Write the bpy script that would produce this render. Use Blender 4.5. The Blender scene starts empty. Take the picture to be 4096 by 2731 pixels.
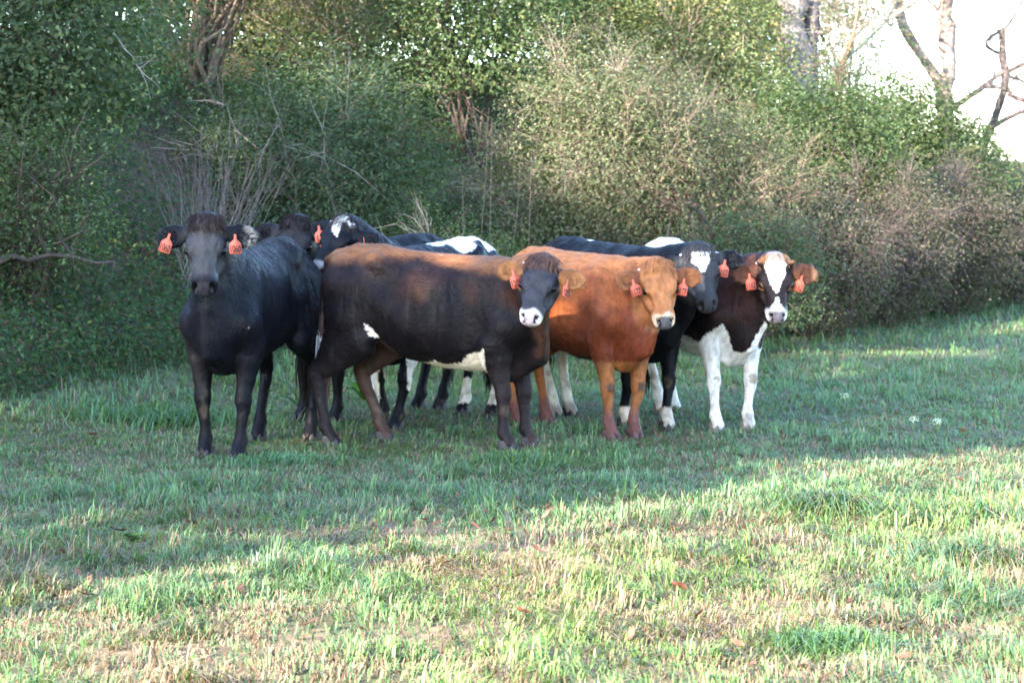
import bpy, math, time
import numpy as np
from mathutils import Vector, Matrix
T0 = time.time()
SC = bpy.context.scene
COL = SC.collection
R = math.radians

# ------------------------------------------------------------------ camera
CAM_H = 1.68
cd = bpy.data.cameras.new('camera'); cam = bpy.data.objects.new('camera', cd); COL.objects.link(cam)
cam.location = (0, 0, CAM_H); cam.rotation_euler = (R(90 - 3.52), 0, 0)
cd.lens = 88.0; cd.sensor_width = 36.0; cd.clip_end = 2000; cd.clip_start = 0.1
cd.dof.use_dof = True; cd.dof.focus_distance = 12.0; cd.dof.aperture_fstop = 6.3
SC.camera = cam

# ------------------------------------------------------------------ sky, sun, exposure
SUN = np.array([-0.62, -0.66, 0.42]); SUN /= np.linalg.norm(SUN)
sun_el = math.asin(SUN[2]); sun_az = math.atan2(SUN[0], SUN[1])
W = bpy.data.worlds.new('World'); SC.world = W; W.use_nodes = True
nt = W.node_tree; bg = nt.nodes['Background']
sky = nt.nodes.new('ShaderNodeTexSky'); sky.sky_type = 'NISHITA'; sky.sun_disc = False
sky.sun_elevation = sun_el; sky.sun_rotation = sun_az % (2 * math.pi); sky.air_density = 1.0; sky.dust_density = 0.6; sky.ozone_density = 2.6
nt.links.new(sky.outputs[0], bg.inputs[0]); bg.inputs[1].default_value = 0.15
sl = bpy.data.lights.new('sun', 'SUN'); sun = bpy.data.objects.new('sun', sl); COL.objects.link(sun)
sl.energy = 4.0; sl.angle = R(0.53); sl.color = (1.0, 0.90, 0.76)
sun.rotation_euler = Vector(SUN).to_track_quat('Z', 'Y').to_euler(); sun.location = (-20, -20, 30)
SC.view_settings.view_transform = 'Standard'; SC.view_settings.look = 'None'
SC.view_settings.exposure = 3.35; SC.view_settings.gamma = 1.0; SC.view_settings.use_curve_mapping = False

# ------------------------------------------------------------------ helpers
def unit(v): v = np.asarray(v, float); return v / np.linalg.norm(v)
def rng(seed): return np.random.default_rng(seed)

def vnoise(P, scale, seed=0):
    """smooth value noise in 0..1 for points (n,2) or (n,3)"""
    P = np.asarray(P, dtype=np.float64)
    if P.shape[1] == 2: P = np.c_[P, np.zeros(len(P))]
    P = P * scale + seed * 17.31
    i = np.floor(P).astype(np.int64); f = P - i; f = f * f * (3 - 2 * f)
    def h(a, b, c):
        n = (a * 73856093) ^ (b * 19349663) ^ (c * 83492791) ^ (seed * 2654435)
        n = (n ^ (n >> 13)) * 1274126177 & 0x7fffffff
        n = (n ^ (n >> 16)) & 0xffff
        return n / 65535.0
    r = 0
    for dx in (0, 1):
        for dy in (0, 1):
            for dz in (0, 1):
                w = (f[:, 0] if dx else 1 - f[:, 0]) * (f[:, 1] if dy else 1 - f[:, 1]) * (f[:, 2] if dz else 1 - f[:, 2])
                r = r + w * h(i[:, 0] + dx, i[:, 1] + dy, i[:, 2] + dz)
    return r

def fbm(P, scale, seed=0, oct=3):
    r = 0; a = 1.0; t = 0
    for o in range(oct):
        r = r + a * vnoise(P, scale * 2 ** o, seed + o); t += a; a *= 0.5
    return r / t

def sstep(a, b, x):
    t = np.clip((x - a) / (b - a), 0, 1); return t * t * (3 - 2 * t)

def lerp(a, b, t): return a + (b - a) * t

def mesh_np(name, V, F, mat, parent=None, col=None, smooth=False, loc=None):
    """V (n,3); F (m,3) or (m,4) arrays, or a list of such arrays; col (n,3)"""
    V = np.asarray(V, dtype=np.float32)
    Fs = F if isinstance(F, list) else [F]
    Fs = [np.asarray(f, dtype=np.int32) for f in Fs if len(f)]
    me = bpy.data.meshes.new(name)
    nl = sum(f.size for f in Fs); npoly = sum(len(f) for f in Fs)
    me.vertices.add(len(V)); me.loops.add(nl); me.polygons.add(npoly)
    me.vertices.foreach_set('co', V.ravel())
    me.loops.foreach_set('vertex_index', np.concatenate([f.ravel() for f in Fs]))
    cnt = np.concatenate([np.full(len(f), f.shape[1], dtype=np.int32) for f in Fs])
    st = np.concatenate([[0], np.cumsum(cnt)[:-1]]).astype(np.int32)
    me.polygons.foreach_set('loop_start', st)
    if smooth: me.polygons.foreach_set('use_smooth', np.ones(npoly, dtype=bool))
    if col is not None:
        a = me.attributes.new('col', 'FLOAT_COLOR', 'POINT')
        a.data.foreach_set('color', np.c_[col, np.ones(len(V))].astype(np.float32).ravel())
    me.update(calc_edges=True)
    if mat: me.materials.append(mat)
    o = bpy.data.objects.new(name, me); COL.objects.link(o)
    if parent: o.parent = parent
    if loc is not None: o.location = loc
    return o

def empty(name, loc=(0, 0, 0), rz=0.0):
    o = bpy.data.objects.new(name, None); COL.objects.link(o); o.location = loc; o.rotation_euler = (0, 0, rz)
    o.empty_display_size = 0.2
    return o

def tag(o, label=None, cat=None, group=None, kind=None):
    if label: o['label'] = label
    if cat: o['category'] = cat
    if group: o['group'] = group
    if kind: o['kind'] = kind
    return o

class Tubes:
    """many tapered tubes collected in one mesh"""
    def __init__(s): s.V = []; s.F = []; s.C = []; s.n = 0
    def add(s, pts, rad, sides=4, col=(.2, .15, .1)):
        pts = np.asarray(pts, float); n = len(pts); rad = np.broadcast_to(np.asarray(rad, float), (n,))
        tg = np.gradient(pts, axis=0); tg /= np.linalg.norm(tg, axis=1)[:, None] + 1e-9
        ref = np.array([0.31, 0.17, 0.93]) if abs(tg[0][2]) < .8 else np.array([0.93, 0.2, 0.1])
        u = np.cross(tg, ref); u /= np.linalg.norm(u, axis=1)[:, None] + 1e-9
        v = np.cross(tg, u)
        a = np.arange(sides) * 2 * np.pi / sides
        ring = pts[:, None] + rad[:, None, None] * (np.cos(a)[None, :, None] * u[:, None] + np.sin(a)[None, :, None] * v[:, None])
        s.V.append(ring.reshape(-1, 3))
        i = np.arange(n - 1)[:, None] * sides; j = np.arange(sides)[None]; k = (j + 1) % sides
        s.F.append(np.stack([i + j, i + k, i + sides + k, i + sides + j], -1).reshape(-1, 4) + s.n)
        c = np.asarray(col, float)
        s.C.append(np.broadcast_to(c, (n * sides, 3)) if c.ndim == 1 else np.repeat(c, sides, axis=0))
        s.n += n * sides
    def build(s, name, mat, parent=None):
        return mesh_np(name, np.concatenate(s.V), np.concatenate(s.F), mat, parent, np.concatenate(s.C), smooth=True)

def leaf_mesh(P, size, col, r, up=0.5, aspect=0.5, away=None, simple=False):
    """folded diamond leaves: (V, F, C)"""
    n = len(P)
    N = r.normal(size=(n, 3)); N /= np.linalg.norm(N, axis=1)[:, None]
    N[:, 2] = np.abs(N[:, 2]); N[:, 2] += up
    if away is not None: N += away
    N /= np.linalg.norm(N, axis=1)[:, None]
    A = r.normal(size=(n, 3)); D = np.cross(N, A); D /= np.linalg.norm(D, axis=1)[:, None] + 1e-9
    B = np.cross(N, D)
    s = size[:, None]
    if simple:      # far or inner leaves: one triangle each
        V = np.stack([P, P + D * s * .75 + B * s * .30, P + D * s * .85 - B * s * .26 + N * s * .1], 1).reshape(-1, 3)
        return V, np.arange(n * 3).reshape(-1, 3), np.repeat(col, 3, axis=0)
    base = P; tip = P + D * s
    mid = P + D * s * .48
    l = mid + B * s * aspect * .5 + N * s * .10; q = mid - B * s * aspect * .5 + N * s * .10
    V = np.stack([base, l, tip, q], 1).reshape(-1, 3)
    i = np.arange(n)[:, None] * 4
    F = np.concatenate([i + [0, 3, 2], i + [0, 2, 1]])
    C = np.repeat(col, 4, axis=0)
    return V, F, C

def palette(r, n, cols, w, jitter=.28):
    cols = np.array(cols); w = np.array(w, float); w /= w.sum()
    c = cols[r.choice(len(cols), n, p=w)]
    return c * (1 + r.uniform(-jitter, jitter, (n, 1))) * (1 + r.uniform(-.08, .08, (n, 3)))

# ------------------------------------------------------------------ materials
def new_mat(name):
    m = bpy.data.materials.new(name); m.use_nodes = True
    m.node_tree.nodes.clear(); return m, m.node_tree.nodes, m.node_tree.links

def leaf_mat(name, rough=.45, transl=.35, spec=.4, tint=(1.15, 1.25, .55)):
    m, N, L = new_mat(name)
    out = N.new('ShaderNodeOutputMaterial'); at = N.new('ShaderNodeAttribute'); at.attribute_name = 'col'
    pb = N.new('ShaderNodeBsdfPrincipled'); pb.inputs['Roughness'].default_value = rough
    pb.inputs['Specular IOR Level'].default_value = spec
    nz = N.new('ShaderNodeTexNoise'); nz.inputs['Scale'].default_value = 90
    mx = N.new('ShaderNodeMix'); mx.data_type = 'RGBA'; mx.blend_type = 'MULTIPLY'; mx.inputs[0].default_value = .35
    L.new(at.outputs['Color'], mx.inputs[6]); L.new(nz.outputs['Fac'], mx.inputs[7])
    L.new(mx.outputs[2], pb.inputs['Base Color'])
    tr = N.new('ShaderNodeBsdfTranslucent'); tm = N.new('ShaderNodeMix'); tm.data_type = 'RGBA'; tm.blend_type = 'MULTIPLY'
    tm.inputs[0].default_value = 1; tm.inputs[7].default_value = (*tint, 1)
    L.new(at.outputs['Color'], tm.inputs[6]); L.new(tm.outputs[2], tr.inputs['Color'])
    ms = N.new('ShaderNodeMixShader'); ms.inputs[0].default_value = transl
    L.new(pb.outputs[0], ms.inputs[1]); L.new(tr.outputs[0], ms.inputs[2]); L.new(ms.outputs[0], out.inputs[0])
    return m

def solid_mat(name, rough=.7, spec=.3, nscale=30, namt=.5, bump=.3, bscale=40, stretch=(1, 1, 1), sheen=0.0, coat=0.0, attr=True, color=(.5, .5, .5), dist=.01):
    m, N, L = new_mat(name)
    out = N.new('ShaderNodeOutputMaterial'); pb = N.new('ShaderNodeBsdfPrincipled')
    pb.inputs['Roughness'].default_value = rough; pb.inputs['Specular IOR Level'].default_value = spec
    pb.inputs['Sheen Weight'].default_value = sheen; pb.inputs['Sheen Roughness'].default_value = .45
    pb.inputs['Coat Weight'].default_value = coat; pb.inputs['Coat Roughness'].default_value = .25
    tc = N.new('ShaderNodeTexCoord'); mp = N.new('ShaderNodeMapping'); mp.inputs['Scale'].default_value = stretch
    L.new(tc.outputs['Object'], mp.inputs['Vector'])
    nz = N.new('ShaderNodeTexNoise'); nz.inputs['Scale'].default_value = nscale; nz.inputs['Detail'].default_value = 6
    L.new(mp.outputs[0], nz.inputs['Vector'])
    mr = N.new('ShaderNodeMapRange'); mr.inputs['From Min'].default_value = .25; mr.inputs['From Max'].default_value = .75
    mr.inputs['To Min'].default_value = 1 - namt; mr.inputs['To Max'].default_value = 1 + namt
    L.new(nz.outputs['Fac'], mr.inputs['Value'])
    mx = N.new('ShaderNodeMix'); mx.data_type = 'RGBA'; mx.blend_type = 'MULTIPLY'; mx.inputs[0].default_value = 1
    if attr:
        at = N.new('ShaderNodeAttribute'); at.attribute_name = 'col'; L.new(at.outputs['Color'], mx.inputs[6])
    else: mx.inputs[6].default_value = (*color, 1)
    L.new(mr.outputs[0], mx.inputs[7]); L.new(mx.outputs[2], pb.inputs['Base Color'])
    if sheen: L.new(mx.outputs[2], pb.inputs['Sheen Tint'])
    nb = N.new('ShaderNodeTexNoise'); nb.inputs['Scale'].default_value = bscale; nb.inputs['Detail'].default_value = 8
    L.new(mp.outputs[0], nb.inputs['Vector'])
    bp = N.new('ShaderNodeBump'); bp.inputs['Strength'].default_value = bump; bp.inputs['Distance'].default_value = dist
    L.new(nb.outputs['Fac'], bp.inputs['Height']); L.new(bp.outputs[0], pb.inputs['Normal'])
    L.new(pb.outputs[0], out.inputs[0]); return m

M_grass = leaf_mat('grass_blades', rough=.48, transl=.32, spec=.32, tint=(1.15, 1.2, .65))
M_leaf = leaf_mat('shrub_leaves', rough=.6, transl=.42, spec=.12)
M_bark = solid_mat('bark', rough=.85, spec=.2, nscale=9, namt=.5, bump=.8, bscale=22, stretch=(1, 1, .25), dist=.02)
M_twig = solid_mat('twig_bark', rough=.8, spec=.2, nscale=14, namt=.35, bump=.2)
M_soil = solid_mat('soil_and_thatch', rough=.95, spec=.1, nscale=14, namt=.6, bump=.6, bscale=60)
def hide_extra(m):
    N, L = m.node_tree.nodes, m.node_tree.links
    pb = next(n for n in N if n.type == 'BSDF_PRINCIPLED'); b1 = next(n for n in N if n.type == 'BUMP'); tc = next(n for n in N if n.type == 'TEX_COORD')
    mp = N.new('ShaderNodeMapping'); mp.inputs['Scale'].default_value = (1, 1, .32); L.new(tc.outputs['Object'], mp.inputs['Vector'])
    nz = N.new('ShaderNodeTexNoise'); nz.inputs['Scale'].default_value = 11; nz.inputs['Detail'].default_value = 3; nz.inputs['Distortion'].default_value = .6
    L.new(mp.outputs[0], nz.inputs['Vector'])
    b2 = N.new('ShaderNodeBump'); b2.inputs['Strength'].default_value = .45; b2.inputs['Distance'].default_value = .035
    L.new(nz.outputs['Fac'], b2.inputs['Height']); L.new(b2.outputs[0], b1.inputs['Normal'])
    rr = N.new('ShaderNodeMapRange'); rr.inputs['From Min'].default_value = .3; rr.inputs['From Max'].default_value = .7; rr.inputs['To Min'].default_value = .36; rr.inputs['To Max'].default_value = .62
    L.new(nz.outputs['Fac'], rr.inputs['Value']); L.new(rr.outputs[0], pb.inputs['Roughness'])
M_hide = solid_mat('cow_hide', rough=.45, spec=.11, nscale=34, namt=.40, bump=.7, bscale=85, stretch=(.33, 1, .45), sheen=.0, dist=.008)
hide_extra(M_hide)
M_hair = solid_mat('cow_hair', rough=.5, spec=.08, nscale=40, namt=.3, bump=.1)
M_hoof = solid_mat('hoof_horn', rough=.6, spec=.3, nscale=40, namt=.35, bump=.2)
M_eye = solid_mat('cow_eye', rough=.22, spec=.25, nscale=20, namt=.1, bump=0, attr=False, color=(.004, .003, .003))
M_tag = solid_mat('ear_tag_plastic', rough=.6, spec=.3, nscale=13, namt=.32, bump=.05, attr=False, color=(.50, .10, .055))
M_ink = solid_mat('ear_tag_ink', rough=.7, spec=.2, nscale=30, namt=.1, bump=0, attr=False, color=(.02, .012, .012))
M_stud = solid_mat('ear_stud_metal', rough=.3, spec=.6, nscale=30, namt=.05, bump=0, attr=False, color=(.75, .77, .8))
M_dead = leaf_mat('dead_leaves', rough=.6, transl=.12, spec=.3, tint=(1.1, .8, .5))

# ------------------------------------------------------------------ terrain
TOE = np.array([-3.6, 17.6]); NUP = np.array([-.866, .5])
def terrain(x, y):
    x = np.asarray(x, float); y = np.asarray(y, float)
    P = np.c_[x.ravel(), y.ravel()]
    z = .012 * np.maximum(P[:, 1] - 15.5, 0)
    s = (P - TOE) @ NUP + .9 * (fbm(P, .35, 3) - .5)
    sp = np.log1p(np.exp(np.clip(s * 4, -30, 30))) / 4
    bank = 3.0 * np.tanh(sp / 4.0) + .05 * sp
    bank = bank * (.88 + .24 * fbm(P, .6, 5))
    bank = np.minimum(bank, 3.4 + .02 * sp)
    bank = bank * (1 - .85 * sstep(33, 44, P[:, 1]) * sstep(1.5, 6, P[:, 0] - .10 * (P[:, 1] - 33)))
    z = z + bank + .05 * (fbm(P, .9, 8) - .5) * sstep(5, 9, P[:, 1]) + .025 * (fbm(P, 3.0, 9) - .5)
    # the meadow dips gently behind and beyond the view
    z += .035 * (fbm(P, 1.7, 10) - .5)
    return z.reshape(x.shape)

def grid_axis(segs):
    return np.unique(np.concatenate([np.arange(a, b, st) for a, b, st in segs] + [[segs[-1][1]]]))
gx = grid_axis([(-900, -60, 60), (-60, -12, 4), (-12, -6, .5), (-6, 9, .15), (9, 20, .6), (20, 60, 4), (60, 900, 60)])
gy = grid_axis([(-900, -60, 60), (-60, 4, 4), (4, 8, .3), (8, 30, .15), (30, 46, .4), (46, 100, 5), (100, 900, 60)])
X, Y = np.meshgrid(gx, gy, indexing='ij')
Z = terrain(X, Y)
nx, ny = X.shape
idx = np.arange(nx * ny).reshape(nx, ny)
F = np.stack([idx[:-1, :-1], idx[1:, :-1], idx[1:, 1:], idx[:-1, 1:]], -1).reshape(-1, 4)
Pg = np.c_[X.ravel(), Y.ravel()]
t = fbm(Pg, 2.2, 21)[:, None]
gcol = lerp(np.array([.065, .070, .034]), np.array([.15, .105, .07]), sstep(.35, .62, t))
sb = ((Pg - TOE) @ NUP)
gcol = lerp(gcol, np.array([.060, .085, .042]), (sstep(12.0, 13.5, Pg[:, 1]) * .75)[:, None])
gcol = lerp(gcol, np.array([.075, .05, .038]), (sstep(.5, 1.5, sb) * .8)[:, None])
ground = mesh_np('ground', np.c_[Pg, Z.ravel()], F, M_soil, col=gcol, smooth=True)
tag(ground, kind='structure')

# ------------------------------------------------------------------ grass and ground cover
def frustum_pts(r, n, d0, d1, margin=1.18, power=1.0):
    """random ground points in the view wedge, uniform per area"""
    u = r.uniform(size=n); d = np.sqrt(d0 ** 2 + (d1 ** 2 - d0 ** 2) * u)
    x = r.uniform(-1, 1, n) * d * .2045 * margin
    return np.c_[x, d]

def blades(P, h, w, lean, col, r, droop=None):
    n = len(P); z = terrain(P[:, 0], P[:, 1]) - .006
    a = r.uniform(0, 2 * np.pi, n); mt = r.uniform(size=n) < .6      # matted: neighbours lie the same way
    a[mt] = (fbm(P, 1.8, 17) * 14.0)[mt] + r.normal(size=mt.sum()) * .55
    D = np.c_[np.cos(a), np.sin(a), np.zeros(n)]
    b = a + np.pi / 2 + r.uniform(-.5, .5, n); S = np.c_[np.cos(b), np.sin(b), np.zeros(n)]
    B = np.c_[P, z]; up = np.array([0, 0, 1.])
    m = B + up * (h * (1 - .18 * lean))[:, None] * .58 + D * (h * lean * .35)[:, None]
    zt = h * np.clip(1 - .75 * lean, -.1, 1)
    if droop is not None: zt = zt - droop * h
    tp = B + up * zt[:, None] + D * (h * lean * 1.05)[:, None]
    W_ = (S * w[:, None]) * .5
    V = np.stack([B - W_, B + W_, m - W_ * .85, m + W_ * .85, tp], 1).reshape(-1, 3)
    i = np.arange(n)[:, None] * 5
    F = np.concatenate([i + [0, 1, 3], i + [0, 3, 2], i + [2, 3, 4]])
    c = col[:, None, :] * np.array([.9, 1.0, 1.0, 1.0, 1.1])[None, :, None][:, [0, 0, 2, 2, 4]]
    return V, F, c.reshape(-1, 3)

GREEN = np.array([.115, .215, .064]); BLUEG = np.array([.120, .222, .115]); YELG = np.array([.19, .245, .070]); TAN = np.array([.31, .235, .15]); BRN = np.array([.13, .072, .045])
def grass_cols(P, r, bluegreen=0.0):
    n = len(P)
    t1 = fbm(P, .9, 31); t2 = fbm(P, 2.5, 41)
    tan = sstep(.44, .68, t2 * .6 + t1 * .4) * .62 + .16
    tan = tan * lerp(.26, 1.1, sstep(14.0, 11.0, P[:, 1] + .8 * (t1 - .5)))
    u = r.uniform(size=n)
    c = lerp(GREEN, YELG, r.uniform(size=(n, 1)) ** 1.3)
    c = lerp(c, BLUEG, (sstep(.30, .60, fbm(P, .5, 51)) * .75 + .25 * sstep(12.5, 14.5, P[:, 1]) + bluegreen)[:, None].clip(0, 1) * r.uniform(.3, 1, (n, 1)))  # distance term puts a cool shade tint into blades round the herd
    k = u < tan
    c[k] = lerp(TAN, BRN, r.uniform(size=(k.sum(), 1)) ** 2)
    return c * (1 + r.uniform(-.25, .25, (n, 1)))

r = rng(1)
Vs, Fs, Cs, off = [], [], [], 0
def put(v, f, c):
    global off
    Vs.append(v); Fs.append(f + off); Cs.append(c); off += len(v)
def hfield(P):
    t = fbm(P, 1.6, 61); c = fbm(P, 5.0, 71)
    lush = sstep(.9, 3.0, P[:, 0]) * sstep(14.5, 11.5, P[:, 1])
    return (.026 + .045 * t + .060 * sstep(.5, .8, c) + .075 * sstep(.56, .72, fbm(P, 2.6, 72))) * (1 + .75 * lush)
for (n, d0, d1, wmul, hm) in ((84000, 7.6, 11.5, .0062, 1.25), (80000, 11.5, 16.5, .0075, 1.2), (62000, 16.5, 23, .0095, 1.25), (42000, 23, 38, .014, 1.4)):
    P = frustum_pts(r, n, d0, d1)
    s = (P - TOE) @ NUP
    P = P[(s < .45 + r.uniform(-.25, .45, n))]
    # clumping: pull part of the blades toward tuft centres
    cl = np.round(P * 9) / 9 + (vnoise(np.round(P * 9), .77, 5)[:, None] - .5) * .09
    k = r.uniform(size=len(P)) < .45
    P[k] = lerp(P[k], cl[k], .65)
    # worn spots show the soil
    worn = sstep(.54, .70, fbm(P, 1.9, 81)) * lerp(1.15, .45, sstep(12.0, 13.5, P[:, 1]))
    worn = np.maximum(worn, 1.6 * np.exp(-(((P[:, 0] + .5) / .42) ** 2 + ((P[:, 1] - 16.35) / .38) ** 2)))
    P = P[r.uniform(size=len(P)) > worn * .55]
    n = len(P); h = hfield(P) * hm * r.uniform(.5, 1.45, n)
    h *= .88 - .28 * sstep(13.2, 14.6, P[:, 1]) * sstep(19.5, 18.0, P[:, 1])      # grazed short round the herd
    edge = sstep(-1.0, .1, (P - TOE) @ NUP)      # longer wet grass along the foot of the bank
    h *= 1 + .9 * edge
    lean = r.uniform(.12, 1.15, n) ** .75
    put(*blades(P, h, wmul * r.uniform(.6, 1.4, n), lean, grass_cols(P, r, .35 * edge), r))
    # flat dry thatch
    m = n // 6; Q = P[r.integers(0, n, m)] + r.normal(size=(m, 2)) * .03
    put(*blades(Q, r.uniform(.05, .11, m), wmul * r.uniform(.7, 1.2, m), r.uniform(.95, 1.25, m), lerp(TAN, BRN, r.uniform(size=(m, 1))), r))
grass = mesh_np('grass', np.concatenate(Vs), np.concatenate(Fs), M_grass, col=np.concatenate(Cs))
tag(grass, 'short dewy pasture grass with dry tan patches covering the meadow', 'grass', kind='stuff')

# grass and weeds on the lower bank
Vs, Fs, Cs, off = [], [], [], 0
n = 60000
P = np.c_[r.uniform(-7, 9, n), r.uniform(16.5, 42, n)]
s = (P - TOE) @ NUP
keep = (s > .05) & (s < 4.5) & (np.abs(P[:, 0]) < P[:, 1] * .25) & (r.uniform(size=n) < np.where(s < 1.6, 1, .45))
P = P[keep]; n = len(P)
put(*blades(P, r.uniform(.08, .30, n) * (.6 + .8 * fbm(P, 1.2, 91)), r.uniform(.006, .012, n), r.uniform(.3, 1.1, n),
            palette(r, n, [(.060, .115, .038), (.055, .10, .045), (.10, .125, .04), (.17, .13, .08), (.09, .055, .04)], [4, 3, 1.2, 1.4, 1.4]), r))
bank_grass = mesh_np('bank_grass', np.concatenate(Vs), np.concatenate(Fs), M_grass, col=np.concatenate(Cs))
tag(bank_grass, 'long rough grass and dead stalks growing on the shaded bank', 'grass', kind='stuff')

n = 170000
ALONG = np.array([.5, .866])
P = TOE + r.uniform(-3, 17, (n, 1)) * ALONG + (r.uniform(0, 1, (n, 1)) ** 1.3 * 5.0 + .1) * NUP
s = (P - TOE) @ NUP; cl = fbm(P, 1.4, 101)
soil = np.exp(-(((P[:, 0] + 3.3) / .45) ** 2 + ((P[:, 1] - 23.3) / 1.0) ** 2))
keep = (np.abs(P[:, 0]) < P[:, 1] * .25) & (cl > .24) & (r.uniform(size=n) > soil * .85)
P = P[keep]; n = len(P)
z = terrain(P[:, 0], P[:, 1]) + r.uniform(0, 1, n) ** 1.5 * .34 * (.4 + cl[keep]) + .01
V, F, C = leaf_mesh(np.c_[P, z], r.uniform(.03, .062, n), palette(r, n, [(.056, .108, .038), (.070, .125, .046), (.050, .092, .050), (.13, .15, .045), (.15, .085, .055), (.10, .062, .045)], [5, 4, 4, 1.1, 1.2, 1.2]), r, up=.6, away=np.array([.35, -.4, 0]))
gc = mesh_np('bank_undergrowth', V, F, M_leaf, col=C)
tag(gc, 'low leafy undergrowth with brown dead leaves carpeting the bank', 'undergrowth', kind='stuff')

# ------------------------------------------------------------------ shrubs, trees, shade trees
G_DARK = [(.040, .078, .026), (.052, .095, .032), (.068, .110, .036), (.115, .135, .042)]
G_BLUE = [(.048, .086, .038), (.062, .105, .048), (.078, .118, .048), (.125, .145, .055)]
G_MID = [(.058, .100, .030), (.078, .122, .038), (.105, .140, .042), (.19, .17, .05)]
G_PALE = [(.10, .15, .050), (.14, .18, .065), (.19, .205, .085), (.26, .22, .07)]
G_THORN = [(.075, .105, .045), (.11, .13, .06), (.15, .15, .08), (.18, .13, .085)]
G_DRY = [(.08, .11, .035), (.12, .13, .05), (.15, .11, .06), (.13, .075, .045)]
T_GREY = (.20, .165, .14); T_BROWN = (.14, .085, .065); T_TAN = (.30, .215, .155); T_DARK = (.07, .05, .042); T_PURP = (.17, .115, .115)

def arc(r, a, b, sag=.15, n=6, wob=.03):
    t = np.linspace(0, 1, n)[:, None]
    L = np.linalg.norm(b - a)
    p = a * (1 - t) + b * t
    p[:, 2] += (np.sin(t[:, 0] * np.pi)) * L * sag
    p[1:-1] += r.normal(size=(n - 2, 3)) * L * wob
    return p

def shrub(name, label, cat, base, h, rad, nleaf, leaf, pal, w, nstem=14, stem=T_GREY, stem_r=.018, ntwig=260, twig_len=.45, twig_r=.0045,
          lean=(0, 0), seed=0, group=None, clump=.16, flat=.55, low=.08, open_=.35, spike=0, sag=.10, inner=.42):
    """multi-stemmed shrub: arching stems from one stool, side twigs, leaves on the twigs and in clumps"""
    r = rng(1000 + seed); nleaf = int(nleaf * 1.35)
    bx, by = base; bz = float(terrain(np.array([bx]), np.array([by]))[0])
    root = empty(name, (bx, by, bz)); tag(root, label, cat, group)
    rad = np.array([rad[0], rad[1], h * flat]); cen = np.array([lean[0], lean[1], h - rad[2] * .98])
    tb = Tubes(); ends = []; allp = []
    for i in range(nstem):
        d = r.normal(size=3); d /= np.linalg.norm(d); d[2] = abs(d[2]) * 1.1 - .15
        e = cen + d * rad * r.uniform(.6, 1.05)
        e[2] = max(e[2], .25)
        a = np.array([r.normal() * .06 * rad[0], r.normal() * .06 * rad[1], -.05])
        p = arc(r, a, e, sag=r.uniform(0, sag * 2), n=7)
        c = np.array(stem) * r.uniform(.6, 1.35)
        tb.add(p, np.linspace(stem_r * r.uniform(.7, 1.3), stem_r * .25, 7), 5, c)
        allp.append(p); ends.append(e)
    SP = np.concatenate([p[2:] for p in allp]); tips = []
    for i in range(ntwig):
        a = SP[r.integers(len(SP))] + r.normal(size=3) * .02
        out = (a - cen) / rad; d = out * .9 + r.normal(size=3) * .75 + [0, 0, .25 + spike]
        d = unit(d); L = twig_len * r.uniform(.4, 1.35)
        m = a + d * L * .5 + r.normal(size=3) * L * .06; e = a + d * L + r.normal(size=3) * L * .12 - [0, 0, L * .08]
        tb.add([a, m, e], [twig_r, twig_r * .75, twig_r * .25], 3, np.array(stem) * r.uniform(.55, 1.5))
        tips.append(lerp(m, e, r.uniform(0, 1)))
    tb.build('stems', M_twig, root)
    if nleaf:
        tips = np.array(tips)
        n1 = int(nleaf * .45); n2 = nleaf - n1
        P1 = tips[r.integers(0, len(tips), n1)] + r.normal(size=(n1, 3)) * clump * .45
        nc = max(30, nleaf // 70); cd_ = r.normal(size=(nc, 3)); cd_ /= np.linalg.norm(cd_, axis=1)[:, None]
        cd_[:, 2] = np.where(cd_[:, 2] < -.6, -cd_[:, 2], cd_[:, 2])
        rr_ = r.uniform(open_, 1.0, nc) ** .6
        rr_ = rr_ * (.62 + .72 * fbm(cd_ + seed, 1.6, seed + 7))
        cc = cen + cd_ * rad * rr_[:, None]
        sz = clump * r.uniform(.5, 1.5, nc); ci = r.integers(0, nc, n2)
        P2 = cc[ci] + r.normal(size=(n2, 3)) * sz[ci][:, None] * [1, 1, .7]
        P = np.concatenate([P1, P2]); P = P[P[:, 2] > low]
        P = P[(terrain(P[:, 0] + bx, P[:, 1] + by) - bz) < P[:, 2] - .02]
        n = len(P)
        shade = palette(r, n, pal, w)
        # leaves of one clump share a tone
        shade = lerp(shade, shade.mean(1, keepdims=True) * np.array([1.05, 1.0, .90]), .30) * 1.42
        tone = .7 + .6 * vnoise(P, 2.2, seed + 3)
        away = (P - cen) / rad * .5
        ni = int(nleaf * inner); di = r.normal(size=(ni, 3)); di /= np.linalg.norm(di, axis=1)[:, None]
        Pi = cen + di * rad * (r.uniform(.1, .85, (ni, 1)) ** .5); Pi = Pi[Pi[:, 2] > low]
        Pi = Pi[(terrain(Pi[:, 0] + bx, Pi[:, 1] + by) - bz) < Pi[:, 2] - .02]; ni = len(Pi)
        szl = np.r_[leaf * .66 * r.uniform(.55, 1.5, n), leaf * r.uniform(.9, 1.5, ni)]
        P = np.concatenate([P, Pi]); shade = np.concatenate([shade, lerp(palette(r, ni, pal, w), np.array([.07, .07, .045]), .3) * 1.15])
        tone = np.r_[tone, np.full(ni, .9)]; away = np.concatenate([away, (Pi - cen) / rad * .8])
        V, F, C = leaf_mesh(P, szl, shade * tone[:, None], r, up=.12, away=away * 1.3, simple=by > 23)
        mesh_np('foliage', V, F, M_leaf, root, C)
    return root

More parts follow.
